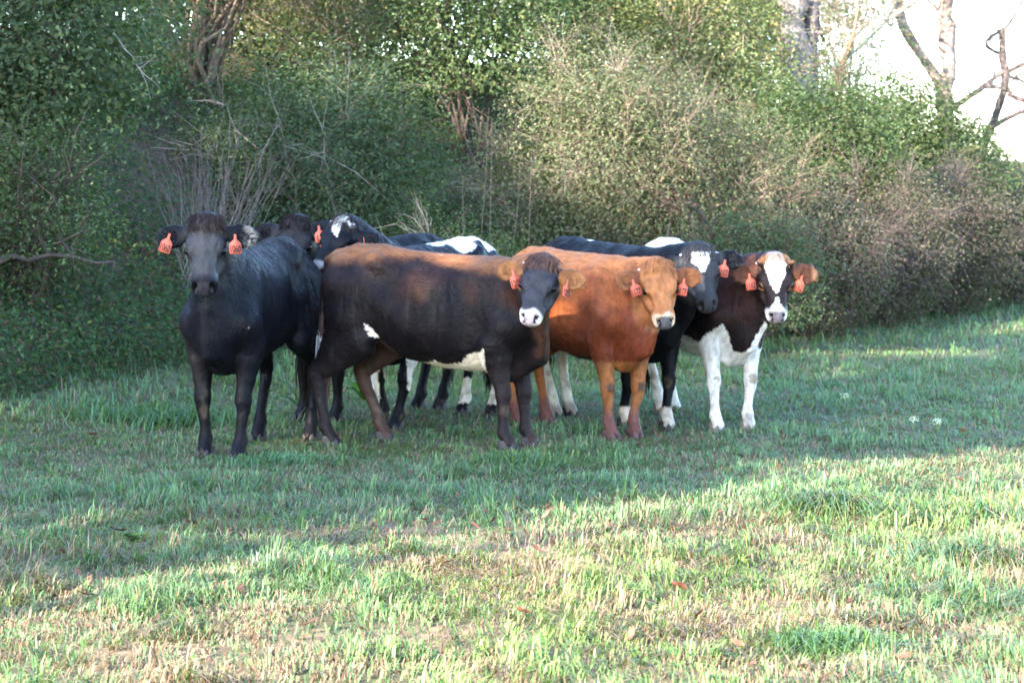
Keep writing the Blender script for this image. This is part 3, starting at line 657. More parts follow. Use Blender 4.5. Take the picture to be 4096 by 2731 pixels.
COWS = []
def make_cow(spec):
    """builds one animal: body skin, eyes, hair, hooves, tags; everything in its own local frame (x forward, z up)"""
    S = spec['scale']; yaw = math.atan2(spec['fw'][1], spec['fw'][0])
    cx, cy = spec['at']; cz = float(terrain(np.array([cx]), np.array([cy]))[0])
    Rw = np.array([[math.cos(yaw), -math.sin(yaw), 0], [math.sin(yaw), math.cos(yaw), 0], [0, 0, 1]])
    def w2l(p): return (Rw.T @ (np.array(p, float) - [cx, cy, cz])) / S
    def w2ld(v): return Rw.T @ np.array(v, float)
    Wd = spec.get('wide', 1.0); bel = spec.get('belly', 0.0); bh = spec.get('rump', 0.0)
    f = Field()
    # --- trunk
    st = [(-.52, 1.02, .185, .225), (-.40, .995, .225, .245), (-.24, .935, .27, .300 + bel * .5), (-.06, .88, .30, .355 + bel * .6), (.14, .855, .295, .370 + bel * .6), (.30, .845, .265, .365 + bel * .4), (.46, .84, .21, .35), (.62, .82, .155, .28)]
    ba = spec.get('barrel', 1.0)
    f.chain([((x, 0, z - bel * .4), (a * Wd * (ba if x < .35 else 1), b)) for x, z, a, b in st], k=.05)
    # spine, hips, pins, tail head
    f.chain([((-.66, 0, 1.190 + bh), (.055, .05)), ((-.52, 0, 1.232 + bh), (.06, .05)), ((-.34, 0, 1.232 + bh), (.07, .05)), ((-.1, 0, 1.195 + bh * .5), (.06, .05)), ((.2, 0, 1.175), (.055, .05)), ((.44, 0, 1.165), (.06, .06)), ((.58, 0, 1.10), (.07, .08))], k=.09)
    for sy in (1, -1):
        f.seg((-.35, .150 * sy * Wd, 1.185 + bh), (-.28, .175 * sy * Wd, 1.13 + bh), .045, .045, k=.095)          # hip bone
        f.seg((-.62, .085 * sy, 1.14 + bh), (-.67, .095 * sy, 1.09), .05, .05, k=.10)                       # pin bone
        hw = spec.get('hip', 0.0) * sy
        f.seg((-.48, .125 * sy * Wd + hw, 1.02), (-.47, .16 * sy * Wd + hw, .84), (.10, .19), (.095, .155), (1, 0, 0), k=.08)   # thigh
        f.seg((-.58, .115 * sy, 1.02), (-.55, .145 * sy, .80), (.085, .13), (.08, .12), (1, 0, 0), k=.08)      # buttock
        f.seg((.40, .10 * sy, 1.10), (.60, .175 * sy * Wd, .80), (.075, .12), (.085, .12), (1, 0, 0), k=.08)     # shoulder blade
        f.seg((.60, .165 * sy * Wd, .80), (.50, .172 * sy * Wd, .66), (.085, .11), (.08, .105), (1, 0, 0), k=.06)   # upper arm
        f.seg((-.22, .345 * sy * Wd, 1.10), (-.13, .375 * sy * Wd, .98), .115, .10, k=.10, sub=True)             # flank hollow
    for sy in (1, -1):
        f.seg((.325, .335 * sy * Wd, 1.04), (.335, .350 * sy * Wd, .70), .10, .095, k=.07, sub=True)          # groove behind the shoulder
        for q in range(4):
            xx = .24 - .085 * q
            f.seg((xx, .352 * sy * Wd + .004 * q, 1.0), (xx - .05, .372 * sy * Wd + .004 * q, .74), .066, .066, k=.03, sub=True)   # between the ribs
    br = spec.get('bris', 0.0)
    f.chain([((.66, 0, .74 + br), (.085, .13)), ((.72, 0, .63 + br), (.06, .09)), ((.56, 0, .495 + br), (.10, .06))], k=.10)          # brisket
    # flank fold and navel
    f.seg((-.22, 0, .70), (-.42, 0, .87), (.15, .05), (.17, .08), k=.10)
    # --- legs
    feet = spec['feet']; hoof_at = []
    for nm, (fx, fy) in feet.items():
        sy = 1 if nm[0] == 'L' else -1
        wx, wy, _ = Rw @ np.array([fx * S, fy * S, 0]) + [cx, cy, 0]
        fz = (float(terrain(np.array([wx]), np.array([wy]))[0]) - cz) / S
        if nm[1] == 'F':
            e = np.array([.50, .172 * sy * Wd, .68]); ft = np.array([fx, fy, fz])
            kn = lerp(e, ft, .50) + [.02, 0, 0]; kn[2] = fz + .345
            fe = lerp(kn, ft, .72) + [-.012, 0, 0]; fe[2] = fz + .115
            can = lerp(kn, fe, .45)
            f.chain([(e, (.088, .125)), (lerp(e, kn, .30), (.072, .102)), (lerp(e, kn, .62), (.054, .066)), (kn + [0, 0, .035], (.046, .050)), (kn, (.049, .050)), (kn - [0, 0, .05], (.039, .040)), (can, (.031, .035)), (fe + [0, 0, .04], (.031, .034)), (fe, (.040, .042))], (1, 0, 0), k=.025)
            toe = ft + [.03, 0, .035]
            f.seg(fe, toe, (.037, .036), (.046, .042), (1, 0, 0), k=.02)
        else:
            hp = np.array([-.48, .150 * sy * Wd + spec.get('hip', 0.0) * sy, .82]); ft = np.array([fx, fy, fz])
            stf = np.array([lerp(-.40, fx + .17, .5), lerp(.165 * sy * Wd, fy, .3), .70])
            hk = np.array([fx - .115, lerp(stf[1], fy, .75), fz + .455]); hk[0] = lerp(hk[0], -.68, .25)
            fe = np.array([fx - .03, fy, fz + .125])
            gm = lerp(stf, hk, .5) + [-.02, 0, .01]
            f.chain([(hp, (.10, .16)), (stf, (.088, .145)), (gm, (.062, .112)), (lerp(gm, hk, .55), (.048, .082)), (hk + [.012, 0, .05], (.041, .063)), (hk, (.041, .058)), (hk - [-.012, 0, .07], (.035, .046)), (lerp(hk, fe, .5), (.030, .036)), (fe + [0, 0, .04], (.032, .036)), (fe, (.041, .044))], (1, 0, 0), k=.03)
            f.seg(np.array([-.57, .13 * sy, .86]), gm + [-.03, 0, 0], (.08, .11), (.05, .07), (1, 0, 0), k=.06)
            f.seg(hk + [-.03, 0, .03], lerp(hk, gm, .7) + [-.045, 0, 0], .016, .014, (1, 0, 0), k=.03)     # tendon to the point of the hock
            toe = ft + [.03, 0, .035]
            f.seg(fe, toe, (.037, .036), (.046, .042), (1, 0, 0), k=.02)
        hoof_at.append((ft, fe, sy))
    # --- head and neck
    hs = spec.get('head', 1.0)
    hp, HR = head_frame(w2l(spec['poll']), w2ld(spec['face']), w2ld(spec['nrm']))
    HL = .89
    def H(x, y, z): return hp + HR @ (np.array([x * HL, y, z]) * hs)
    hup = HR[:, 2]
    def hseg(a, b, ra, rb, k=.03, sub=False):
        ra = np.array(ra if not np.isscalar(ra) else (ra, ra)) * hs; rb = np.array(rb if not np.isscalar(rb) else (rb, rb)) * hs
        f.seg(H(*a), H(*b), tuple(ra), tuple(rb), hup, k, sub)
    nb = H(.05, 0, -.13)
    base = np.array([.50, 0, .97]); base2 = np.array([.62, 0, .78])
    mid = lerp(base, nb, .5) + [0, 0, .02]
    f.chain([(base, (.165, .20)), (mid, (.115, .165)), (nb, (.095, .125))], k=.07)
    thr = H(.16, 0, -.20)
    f.chain([(base2, (.13, .17)), (lerp(base2, thr, .5), (.085, .11)), (thr, (.065, .07))], k=.08)
    f.chain([(np.array([.74, 0, .62]), (.030, .08)), (lerp([.74, 0, .62], thr, .5) + [.02, 0, -.03], (.026, .07)), (thr, (.03, .04))], k=.07)
    crest = H(-.02, 0, -.08)
    f.chain([(np.array([.48, 0, 1.12]), (.07, .07)), (lerp(np.array([.48, 0, 1.12]), crest, .5), (.06, .06)), (crest, (.06, .05))], k=.08)
    hseg((.02, 0, -.085), (.17, 0, -.105), (.100, .080), (.112, .10), .03)
    hseg((.17, 0, -.105), (.30, 0, -.090), (.110, .100), (.080, .082), .03)
    hseg((.30, 0, -.090), (.40, 0, -.080), (.076, .080), (.066, .066), .03)
    hseg((.400, 0, -.080), (.435, 0, -.086), (.078, .066), (.073, .056), .025)
    hseg((.12, 0, -.185), (.26, 0, -.165), (.070, .065), (.052, .05), .05)
    hseg((.26, 0, -.160), (.40, 0, -.128), (.05, .045), (.046, .034), .04)
    hseg((.0, 0, -.045), (.035, 0, -.035), (.070, .045), (.075, .04), .04)
    for sy in (1, -1):
        hseg((.145, .084 * sy, -.045), (.19, .078 * sy, -.050), .030, .030, .03)       # brow
        hseg((.15, .066 * sy, -.160), (.26, .055 * sy, -.145), (.048, .070), (.040, .055), .05)   # cheek
        hseg((.185, .112 * sy, -.068), (.205, .108 * sy, -.072), .019, .017, .012, True)    # eye socket
        hseg((.432, .040 * sy, -.047), (.455, .046 * sy, -.060), .015, .017, .012, True)       # nostril
        hseg((.25, .085 * sy, -.085), (.31, .07 * sy, -.08), .02, .02, .04, True)
        er = spec.get('ears', {}).get('L' if sy > 0 else 'R', (0.0, 0.0))     # (droop along the face, forward)
        dr, fo = er
        b0 = np.array([.045, .085 * sy, -.085]); L1 = np.array([.02 + dr * .4, .085 * sy, -.015 + fo * .4]); L2 = np.array([.03 + dr, .155 * sy, -.02 + fo]); L3 = np.array([.035 + dr * 1.25, .198 * sy, -.02 + fo * 1.3])
        f.chain([(H(*b0), (.032 * hs, .030 * hs)), (H(*(b0 + L1 * .45)), (.04 * hs, .026 * hs)), (H(*(b0 + L1)), (.070 * hs, .024 * hs)), (H(*(b0 + L2)), (.076 * hs, .018 * hs)), (H(*(b0 + L3)), (.044 * hs, .013 * hs))], tuple(hup), k=.015)
        cc = b0 + lerp(L1, L2, .45) + [0.006, 0, .022]; c2 = b0 + L2 * .97 + [0.004, 0, .018]
        f.seg(H(*cc), H(*c2), (.045 * hs, .024 * hs), (.044 * hs, .018 * hs), tuple(hup), .012, True)
        if spec.get('horn'): hseg((.03, .092 * sy, -.04), (.02, .118 * sy, -.02), .026, .020, .015)
    f.seg(H(.452, -.05, -.118), H(.452, .05, -.118), .006, .006, tuple(hup), .008, True)         # mouth
    # --- tail
    tl = [np.array([-.66, 0, 1.21 + bh]), np.array([-.735, 0, 1.17 + bh]), np.array([-.765, spec.get('tail', 0) * .3, 1.0]), np.array([-.765, spec.get('tail', 0), .72]), np.array([-.76, spec.get('tail', 0), .52])]
    f.chain([(tl[0], .035), (tl[1], .032), (tl[2], .026), (tl[3], .021), (tl[4], .014)], (1, 0, 0), k=.03)
    V, Q = f.mesh(spec.get('res', .0122))
    # --- colours, in canonical body and head coordinates
    hv = (V - hp) @ HR / hs / [HL, 1, 1]
    onhead = (sstep(-.10, -.02, hv[:, 0]) * (hv[:, 0] < .55) * sstep(.19, .15, np.abs(hv[:, 1])) * sstep(-.30, -.20, hv[:, 2]) * (hv[:, 2] < .10))
    onhead *= sstep(.0, .10, hv[:, 0] * .7 + hv[:, 2] + .16)
    hb = onhead > .5
    ear = (np.abs(hv[:, 1]) > .125) & (np.abs(hv[:, 1]) < .36) & (hv[:, 0] > -.12) & (hv[:, 0] < .24) & (hv[:, 2] > -.20) & (hv[:, 2] < .12) & (V[:, 2] > .8)
    jit = (np.stack([vnoise(V, 95, 71), vnoise(V, 95, 72), vnoise(V, 95, 73)], 1) - .5) * [.012, .012, .022]
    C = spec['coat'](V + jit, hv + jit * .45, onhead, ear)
    mud = sstep(.62, .74, fbm(V, 13, spec['seed'])) * sstep(.62, .2, V[:, 2]) * .55
    mixc(C, (.085, .060, .042), mud * (V[:, 2] > .02))
    mixc(C, (.30, .25, .19), (vnoise(V, 70, spec['seed'] + 5) > .985) * (V[:, 2] > .6) * .8)
    # nose pad and eye rims
    nose = hb & (hv[:, 0] > .425) & (hv[:, 2] > -.112) & (np.abs(hv[:, 1]) < .052)
    C[nose] = spec.get('nose', (.03, .028, .032))
    nos = hb & (hv[:, 0] > .41) & (((hv[:, 1].__abs__() - .043) / .016) ** 2 + ((hv[:, 2] + .054) / .016) ** 2 < 1) & (hv[:, 0] > .425)
    C[nos] = (.008, .006, .006)
    root = empty('cow', (cx, cy, cz), yaw); root.scale = (S, S, S)
    tag(root, spec['label'], 'cow', 'heifers standing together in front of the bank')
    mesh_np('body', V, Q, M_hide, root, C, smooth=True)
    # eyes
    for sy in (1, -1):
        e = uv_ball(.0225 * hs, 12, 9); mesh_np('eye', e[0] + H(.193, .102 * sy, -.062), e[1], M_eye, root, smooth=True)
    # hooves: two claws each
    for ft, fe, sy in hoof_at:
        vs, fs = [], []; o = 0
        for c in (-1, 1):
            v, q = claw(); vs.append(v * [1, c, 1] + [ft[0] + .015, ft[1] + c * .023, ft[2]]); fs.append((q if c > 0 else q[:, ::-1]) + o); o += len(v)
        mesh_np('hoof', np.concatenate(vs), np.concatenate(fs), M_hoof, root, np.tile(np.array(spec.get('hoof', (.035, .03, .03))), (o, 1)), smooth=True)
    # forelock: locks of hair on the poll
    rr = rng(spec['seed']); tb = Tubes()
    for i in range(int(spec.get('locks', 150) * 3.5)):
        a = rr.uniform(-1, 1); p0 = H(.0 + rr.uniform(-.06, .028), a * .080, -.012 - .05 * a * a + rr.uniform(-.012, .006) - (.02 if rr.uniform() < .2 else 0))
        ln = rr.uniform(.035, .080) * spec.get('lock_len', 1)
        d = H(1, a * .55 + rr.normal() * .28, .22 + rr.normal() * .16) - H(0, 0, 0); d = unit(d)
        up0 = unit(H(-.35, a * .5, .9) - H(0, 0, 0)); 
        p1 = p0 + up0 * ln * .18 + d * ln * .34; p2 = p1 + d * ln * .38 + up0 * ln * .02; p3 = p2 + d * ln * .3 - up0 * ln * .12
        tb.add([p0, p1, p2, p3], np.array([.0016, .0019, .0015, .0004]), 3, np.array(spec.get('lock_col', (.02, .014, .014))) * rr.uniform(.5, 1.7))
    tag(tb.build('forelock', M_hair, root), kind='stuff')
    # ear fringe hair
    for sy in (1, -1):
        tb = Tubes(); dr, fo = spec.get('ears', {}).get('L' if sy > 0 else 'R', (0., 0.))
        for i in range(150):
            t = rr.uniform(0, 1.05); ph = rr.uniform(0, 2 * np.pi)
            q = np.array([.045 + lerp(.02 + dr * .4, .035 + dr * 1.2, t) + math.cos(ph) * lerp(.058, .045, t), sy * (.085 + lerp(.085, .20, t) + math.sin(ph) * .02), -.095 + lerp(fo * .3, fo * 1.2, t)])
            d = np.array([math.cos(ph) * .8, sy * (.5 * t + .3), rr.uniform(-.1, .6)]); d = d / np.linalg.norm(d) * rr.uniform(.006, .017)
            tb.add([H(*q), H(*(q + d * .6)), H(*(q + d + [0.004, 0, 0]))], [.0022, .0018, .0004], 3, np.array(spec.get('ear_hair', spec.get('lock_col', (.02, .014, .014)))) * rr.uniform(.6, 1.6))
        tag(tb.build('ear_hair', M_hair, root), kind='stuff')
    # short coat hair lying back and down along the body
    nh_ = spec.get('coat_hair', 26000)
    tri = np.concatenate([Q[:, [0, 1, 2]], Q[:, [0, 2, 3]]])
    nn = np.cross(V[tri[:, 1]] - V[tri[:, 0]], V[tri[:, 2]] - V[tri[:, 0]]); ar = np.linalg.norm(nn, axis=1); nn /= ar[:, None] + 1e-12
    pk = rr.choice(len(tri), nh_, p=ar / ar.sum()); bw = rr.dirichlet((1, 1, 1), nh_)
    hp_ = (V[tri[pk]] * bw[:, :, None]).sum(1); hn = nn[pk]; hc = C[tri[pk, 0]] * rr.uniform(.55, 1.6, (nh_, 1))
    hvv = (hp_ - hp) @ HR / hs / [HL, 1, 1]; isface = (hvv[:, 0] > .0) & (hvv[:, 0] < .5) & (np.abs(hvv[:, 1]) < .2) & (np.abs(hvv[:, 2] + .08) < .2)
    fl = np.tile(np.array([-.75, 0, -.65]), (nh_, 1)) + np.stack([fbm(hp_, 3, 91) - .5, fbm(hp_, 3, 92) - .5, fbm(hp_, 3, 93) - .5], 1) * 1.6
    fl[isface] = -HR[:, 0] * .6 + HR[:, 2] * .2 + rr.normal(size=(isface.sum(), 3)) * .2
    lowleg = hp_[:, 2] < .5; fl[lowleg] = [-.2, 0, -1]
    fl += rr.normal(size=(nh_, 3)) * .22
    fl -= hn * np.einsum('ij,ij->i', fl, hn)[:, None]; fl /= np.linalg.norm(fl, axis=1)[:, None] + 1e-9
    sd = np.cross(hn, fl); ln_ = np.where(isface, .008, np.where(lowleg, .010, .019)) * rr.uniform(.6, 1.5, nh_)
    skip = isface & (hvv[:, 0] > .40)
    ln_ = ln_[~skip]; hp_, hn, fl, sd, hc = hp_[~skip], hn[~skip], fl[~skip], sd[~skip], hc[~skip]
    tipp = hp_ + fl * ln_[:, None] + hn * (ln_ * rr.uniform(.12, .45, len(ln_)))[:, None]
    HV = np.stack([hp_ - sd * .0013 + hn * -.001, hp_ + sd * .0013 + hn * -.001, tipp], 1).reshape(-1, 3)
    co = mesh_np('coat_hair', HV, np.arange(len(HV)).reshape(-1, 3), M_hair, root, np.repeat(hc, 3, axis=0)); tag(co, kind='stuff')
    # tail switch
    tb = Tubes(); tc = spec.get('switch', (.02, .016, .016)); tc2 = spec.get('switch2', tc)
    for i in range(260):
        t = rr.uniform(0, 1); p0 = lerp(tl[3], tl[4] - [0, 0, .05], t) + rr.normal(size=3) * .016
        L = rr.uniform(.18, .36); dv = np.array([rr.normal() * .05, rr.normal() * .05, -1])
        p1 = p0 + dv * L * .4 + rr.normal(size=3) * .012; p2 = p0 + dv * L * [.4, .4, 1] + [0, 0, 0]
        tb.add([p0, p1, p2], [.0045, .005, .001], 3, np.array(tc if t > .42 else tc2) * rr.uniform(.6, 1.5))
    tag(tb.build('tail_switch', M_hair, root), kind='stuff')
    # ear tags
    for side, txt, (ey, ex, ez), rot in spec.get('tags', []):
        sy = 1 if side == 'L' else -1
        dr, fo = spec.get('ears', {}).get(side, (0., 0.))
        ear_tag(root, H(.045 + ex + dr * .6, sy * (.085 + ey), -.075 + ez + fo * .6), txt, rot - yaw, hs / S ** 0)
    for side in spec.get('studs', []):
        sy = 1 if side == 'L' else -1
        e = uv_ball(.0085, 8, 6); mesh_np('tag_button', e[0] + H(.012, sy * .128, -.062), e[1], M_stud, root, smooth=True)
    COWS.append(root)
    return root

def uv_ball(rad, nu, nv):
    u = np.arange(nu) * 2 * np.pi / nu; v = np.linspace(.0, np.pi, nv)
    V = np.stack([np.sin(v)[:, None] * np.cos(u)[None], np.sin(v)[:, None] * np.sin(u)[None], np.cos(v)[:, None] + 0 * u[None]], -1).reshape(-1, 3) * rad
    i = np.arange(nv - 1)[:, None] * nu; j = np.arange(nu)[None]; k = (j + 1) % nu
    return V, np.stack([i + j, i + nu + j, i + nu + k, i + k], -1).reshape(-1, 4)

def claw():
    """one pointed half of a cloven hoof, toe toward +x, sole at z=0"""
    prof = [(-.045, .020, 0), (-.030, .0235, 0), (.005, .0235, 0), (.040, .019, 0), (.066, .007, 0)]
    bot = [(x, w) for x, w, _ in prof]
    V = []
    for zz, sc, sh in ((0.0, 1.0, 0.0), (.02, 1.0, -.004), (.045, .92, -.012), (.066, .72, -.020)):
        ring = [(x * sc + sh, w * sc, zz) for x, w in bot] + [(x * sc + sh, -w * sc, zz) for x, w in bot[::-1]]
        V += ring
    n = 10; Q = []
    for k in range(3):
        for j in range(n): Q.append((k * n + j, k * n + (j + 1) % n, (k + 1) * n + (j + 1) % n, (k + 1) * n + j))
    Q = [q[::-1] for q in Q]
    V.append((.0, 0, .072)); 
    Q2 = [(3 * n + (j + 1) % n, 3 * n + j, 3 * n + j, len(V) - 1) for j in range(n)]
    tri = [(a, b, d, d) for a, b, c, d in Q2]
    return np.array(V), np.array(Q)

def ear_tag(root, p, txt, rz, k=1.0):
    """flat two-shouldered plastic tag hanging from its neck at p, facing local -y turned by rz"""
    w, hh = .036, .058
    out = [(-.007, 0), (-.008, -.030), (-.028, -.046), (-w, -.058), (-w, -.058 - hh + .006), (-w + .006, -.058 - hh), (w - .006, -.058 - hh), (w, -.058 - hh + .006), (w, -.058), (.028, -.046), (.008, -.030), (.007, 0)]
    n = len(out); th = .0022
    V = np.array([(x, -th, z) for x, z in out] + [(x, th, z) for x, z in out] + [(0, -th, -.09), (0, th, -.09)])
    F3 = [(2 * n, (j + 1) % n, j) for j in range(n)] + [(2 * n + 1, n + j, n + (j + 1) % n) for j in range(n)]
    F4 = [(j, (j + 1) % n, n + (j + 1) % n, n + j) for j in range(n)]
    # centre fan is fine for this convex-ish outline; small neck faces are split by hand
    o = mesh_np('ear_tag', V, [np.array(F3), np.array(F4)], M_tag, root)
    o.location = tuple(p); o.rotation_euler = (R(-8), R(spec_tilt(p)), rz + .4 * math.sin(p[1] * 77))
    cu = bpy.data.curves.new('number', 'FONT'); cu.body = txt; cu.size = .050; cu.align_x = 'CENTER'; cu.offset = .0006; cu.extrude = .0004
    to = bpy.data.objects.new('number_text', cu); COL.objects.link(to)
    bpy.context.view_layer.update()
    me = bpy.data.meshes.new_from_object(to.evaluated_get(bpy.context.evaluated_depsgraph_get()))
    bpy.data.objects.remove(to)
    me.materials.clear(); me.materials.append(M_ink)
    nb = bpy.data.objects.new('number', me); COL.objects.link(nb); nb.parent = o
    xs = [v.co.x for v in me.vertices]; wd = max(xs) - min(xs)
    fx = min(1.0, .062 / wd)
    nb.scale = (fx, 1.15, 1); nb.rotation_euler = (R(90), 0, 0); nb.location = (-(max(xs) + min(xs)) / 2 * fx, -th - .0012, -.106)
    return o
def spec_tilt(p): return 17 * math.sin(p[0] * 91 + p[1] * 57)

# ------------------------------------------------------------------ coats
def mixc(C, col, w):
    w = np.clip(w, 0, 1)[:, None]; C[:] = C * (1 - w) + np.array(col) * w
BLACK = (.0040, .0038, .0054)
WHITE = (.64, .62, .59)
def base_coat(V, col, seed, amt=.3):
    t = fbm(V, 6, seed)[:, None]
    return np.array(col) * (1 - amt + 2 * amt * t) * np.ones((len(V), 1))
def muzzle_ring(C, hv, onhead, col, start=.385):
    m = sstep(start, start + .03, hv[:, 0] + .012 * np.sin(hv[:, 1] * 60)) * onhead
    mixc(C, col, m)

def coat_black_leader(V, hv, h, e):
    C = base_coat(V, BLACK, 1)
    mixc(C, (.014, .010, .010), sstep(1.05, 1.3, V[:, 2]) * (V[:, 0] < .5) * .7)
    mixc(C, (.050, .047, .050), h * .85 * sstep(.16, .06, np.abs(hv[:, 1] + .015)) * sstep(.42, .34, hv[:, 0]))  # sunlit sheen on the face, painted into the black coat as grey
    mixc(C, (.17, .15, .13), e * (hv[:, 1] > 0) * sstep(.20, .24, np.abs(hv[:, 1])) * sstep(.35, .6, vnoise(hv, 60, 4)))
    return C
def coat_black_rear(V, hv, h, e):
    C = base_coat(V, BLACK, 2); mixc(C, (.024, .021, .022), h * .7); return C
def coat_blaze(V, hv, h, e):
    C = base_coat(V, BLACK, 3); n = fbm(V, 9, 12) - .5; nh = fbm(hv, 26, 13) - .5
    # white broken blaze on the forehead, over the poll
    b1 = np.abs(hv[:, 1] - .25 * (hv[:, 0] - .11) + .6 * nh * .12) < lerp(.014, .055, np.clip(1 - (hv[:, 0] - .0) / .16, 0, 1))
    mixc(C, WHITE, h * b1 * (hv[:, 0] > -.03) * (hv[:, 0] < .155) * (hv[:, 2] > -.10))
    b2 = ((hv[:, 0] - .02) / .02 + nh * 3) ** 2 < 1
    mixc(C, (.5, .46, .42), h * b2 * (hv[:, 2] > -.09) * (np.abs(hv[:, 1]) < .09))
    mixc(C, (.22, .20, .20), h * sstep(.37, .40, hv[:, 0]))
    # white stripe from the loin over the rump and down the left hip
    sp = (np.abs(V[:, 1] - .03 + .35 * n * .2) < .035 + .20 * sstep(-.02, -.2, V[:, 0]) * sstep(-.42, -.3, V[:, 0]) * .45) & (V[:, 2] > 1.10) & (V[:, 0] < .1 + n * .2)
    tl = (np.abs(V[:, 1] - .085 + n * .06) < .045) & (V[:, 0] < -.52) & (V[:, 2] > .85)
    mixc(C, WHITE, (sp | tl).astype(float))
    lg = (V[:, 2] < .68) & (V[:, 2] > .10) & ((vnoise(V * [1, 1, .55], 11, 25) > .53))
    mixc(C, (.66, .60, .52), lg.astype(float))
    return C
def coat_jersey(V, hv, h, e):
    C = base_coat(V, (.0060, .0042, .0052), 4)
    z = V[:, 2] + .12 * (fbm(V * [1, 1, .5], 5, 33) - .5)
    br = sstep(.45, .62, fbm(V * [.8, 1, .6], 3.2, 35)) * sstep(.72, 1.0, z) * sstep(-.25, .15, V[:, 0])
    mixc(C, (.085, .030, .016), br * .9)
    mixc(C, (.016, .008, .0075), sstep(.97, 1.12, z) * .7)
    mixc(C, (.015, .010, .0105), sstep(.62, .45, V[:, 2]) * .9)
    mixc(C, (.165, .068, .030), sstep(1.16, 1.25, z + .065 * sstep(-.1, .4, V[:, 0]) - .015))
    mixc(C, (.10, .045, .028), sstep(.58, .75, V[:, 0]) * .45 * sstep(.45, .6, fbm(V * [1, 1, .3], 7, 36)) * (1 - h))
    mixc(C, (.062, .034, .024), ((np.abs(V[:, 1]) < .16) & (V[:, 0] < -.2) & (V[:, 2] < .85)) * .7)           # inside of the thigh
    bl = ((V[:, 2] < .560 + .05 * (fbm(V, 8, 37) - .5) + .09 * sstep(.22, .40, V[:, 0])) & (V[:, 2] > .40) & (V[:, 0] > -.12) & (V[:, 0] < .46) & (np.abs(V[:, 1]) < .26))
    mixc(C, (.60, .50, .38), bl.astype(float))
    fl = (np.abs(V[:, 0] + .335) < .04) & (np.abs(V[:, 2] - (.715 - (V[:, 0] + .30) * 1.0)) < .026 - .25 * np.abs(V[:, 0] + .335)) & (V[:, 1] < .05)
    mixc(C, (.66, .58, .48), fl.astype(float))
    mixc(C, (.034, .031, .036), h * 1.0)
    mixc(C, (.012, .011, .015), h * sstep(.09, .11, np.abs(hv[:, 1])) * sstep(.30, .1, hv[:, 0]))
    muzzle_ring(C, hv, h, (.62, .55, .48), .392)
    mixc(C, (.23, .092, .032), e * 1.0)
    mixc(C, (.16, .06, .02), e * sstep(-.09, -.07, hv[:, 2]) * sstep(.25, .17, np.abs(hv[:, 1])) * .7)
    return C
def coat_red(V, hv, h, e):
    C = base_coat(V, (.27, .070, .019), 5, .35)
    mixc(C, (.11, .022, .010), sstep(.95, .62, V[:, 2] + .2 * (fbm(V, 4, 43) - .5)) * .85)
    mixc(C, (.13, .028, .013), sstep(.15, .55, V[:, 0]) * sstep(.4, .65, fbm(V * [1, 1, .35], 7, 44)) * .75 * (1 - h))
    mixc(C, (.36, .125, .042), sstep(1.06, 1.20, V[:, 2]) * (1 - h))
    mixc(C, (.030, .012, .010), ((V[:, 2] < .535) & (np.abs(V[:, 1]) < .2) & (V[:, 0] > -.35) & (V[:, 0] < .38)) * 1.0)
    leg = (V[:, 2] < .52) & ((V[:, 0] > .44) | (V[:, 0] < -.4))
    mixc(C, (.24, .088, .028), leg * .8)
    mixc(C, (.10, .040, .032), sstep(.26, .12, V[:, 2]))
    kn = ((V[:, 2] - .335) / .055) ** 2 + ((V[:, 0] - .645) / .035) ** 2 < 1
    mixc(C, (.045, .024, .018), kn * .8)
    mixc(C, (.33, .125, .046), h * .9)
    mixc(C, (.27, .095, .035), h * sstep(.45, .6, fbm(hv, 14, 45)) * .5 * (hv[:, 0] < .3))
    muzzle_ring(C, hv, h, (.58, .42, .28), .385)
    mixc(C, (.21, .072, .026), e * 1.0); mixc(C, (.10, .03, .014), e * sstep(-.10, -.08, hv[:, 2]) * sstep(.24, .15, np.abs(hv[:, 1])) * .8)
    return C
def coat_star(V, hv, h, e):
    C = base_coat(V, BLACK, 6)
    mixc(C, (.035, .033, .034), h * .8)
    nh = fbm(hv, 30, 52) - .5
    tri = (hv[:, 0] > .035 + nh * .03) & (hv[:, 0] < .20 + nh * .06) & (np.abs(hv[:, 1] + .004) < lerp(.070, .014, np.clip((hv[:, 0] - .095) / .09, 0, 1)) + nh * .03) & (hv[:, 2] > -.09)
    mixc(C, WHITE, h * tri)
    mixc(C, (.14, .13, .125), h * sstep(.19, .22, hv[:, 0]) * sstep(.36, .33, hv[:, 0]) * (hv[:, 1] < -.01) * .6)
    hind = (V[:, 0] < -.15) & (V[:, 2] < .70)
    mixc(C, (.56, .52, .44), hind * sstep(.72, .62, V[:, 2])); mixc(C, (.16, .12, .10), hind * sstep(.14, .06, V[:, 2]) * .8)
    fr = (V[:, 0] > .3) & (V[:, 2] < .135 + .02 * (fbm(V, 20, 55) - .5))
    mixc(C, (.42, .34, .27), fr * 1.0)
    sp = ((V[:, 0] + .18) ** 2 + V[:, 1] ** 2 < .025 ** 2) & (V[:, 2] > 1.1)
    mixc(C, WHITE, sp * 1.0)
    return C
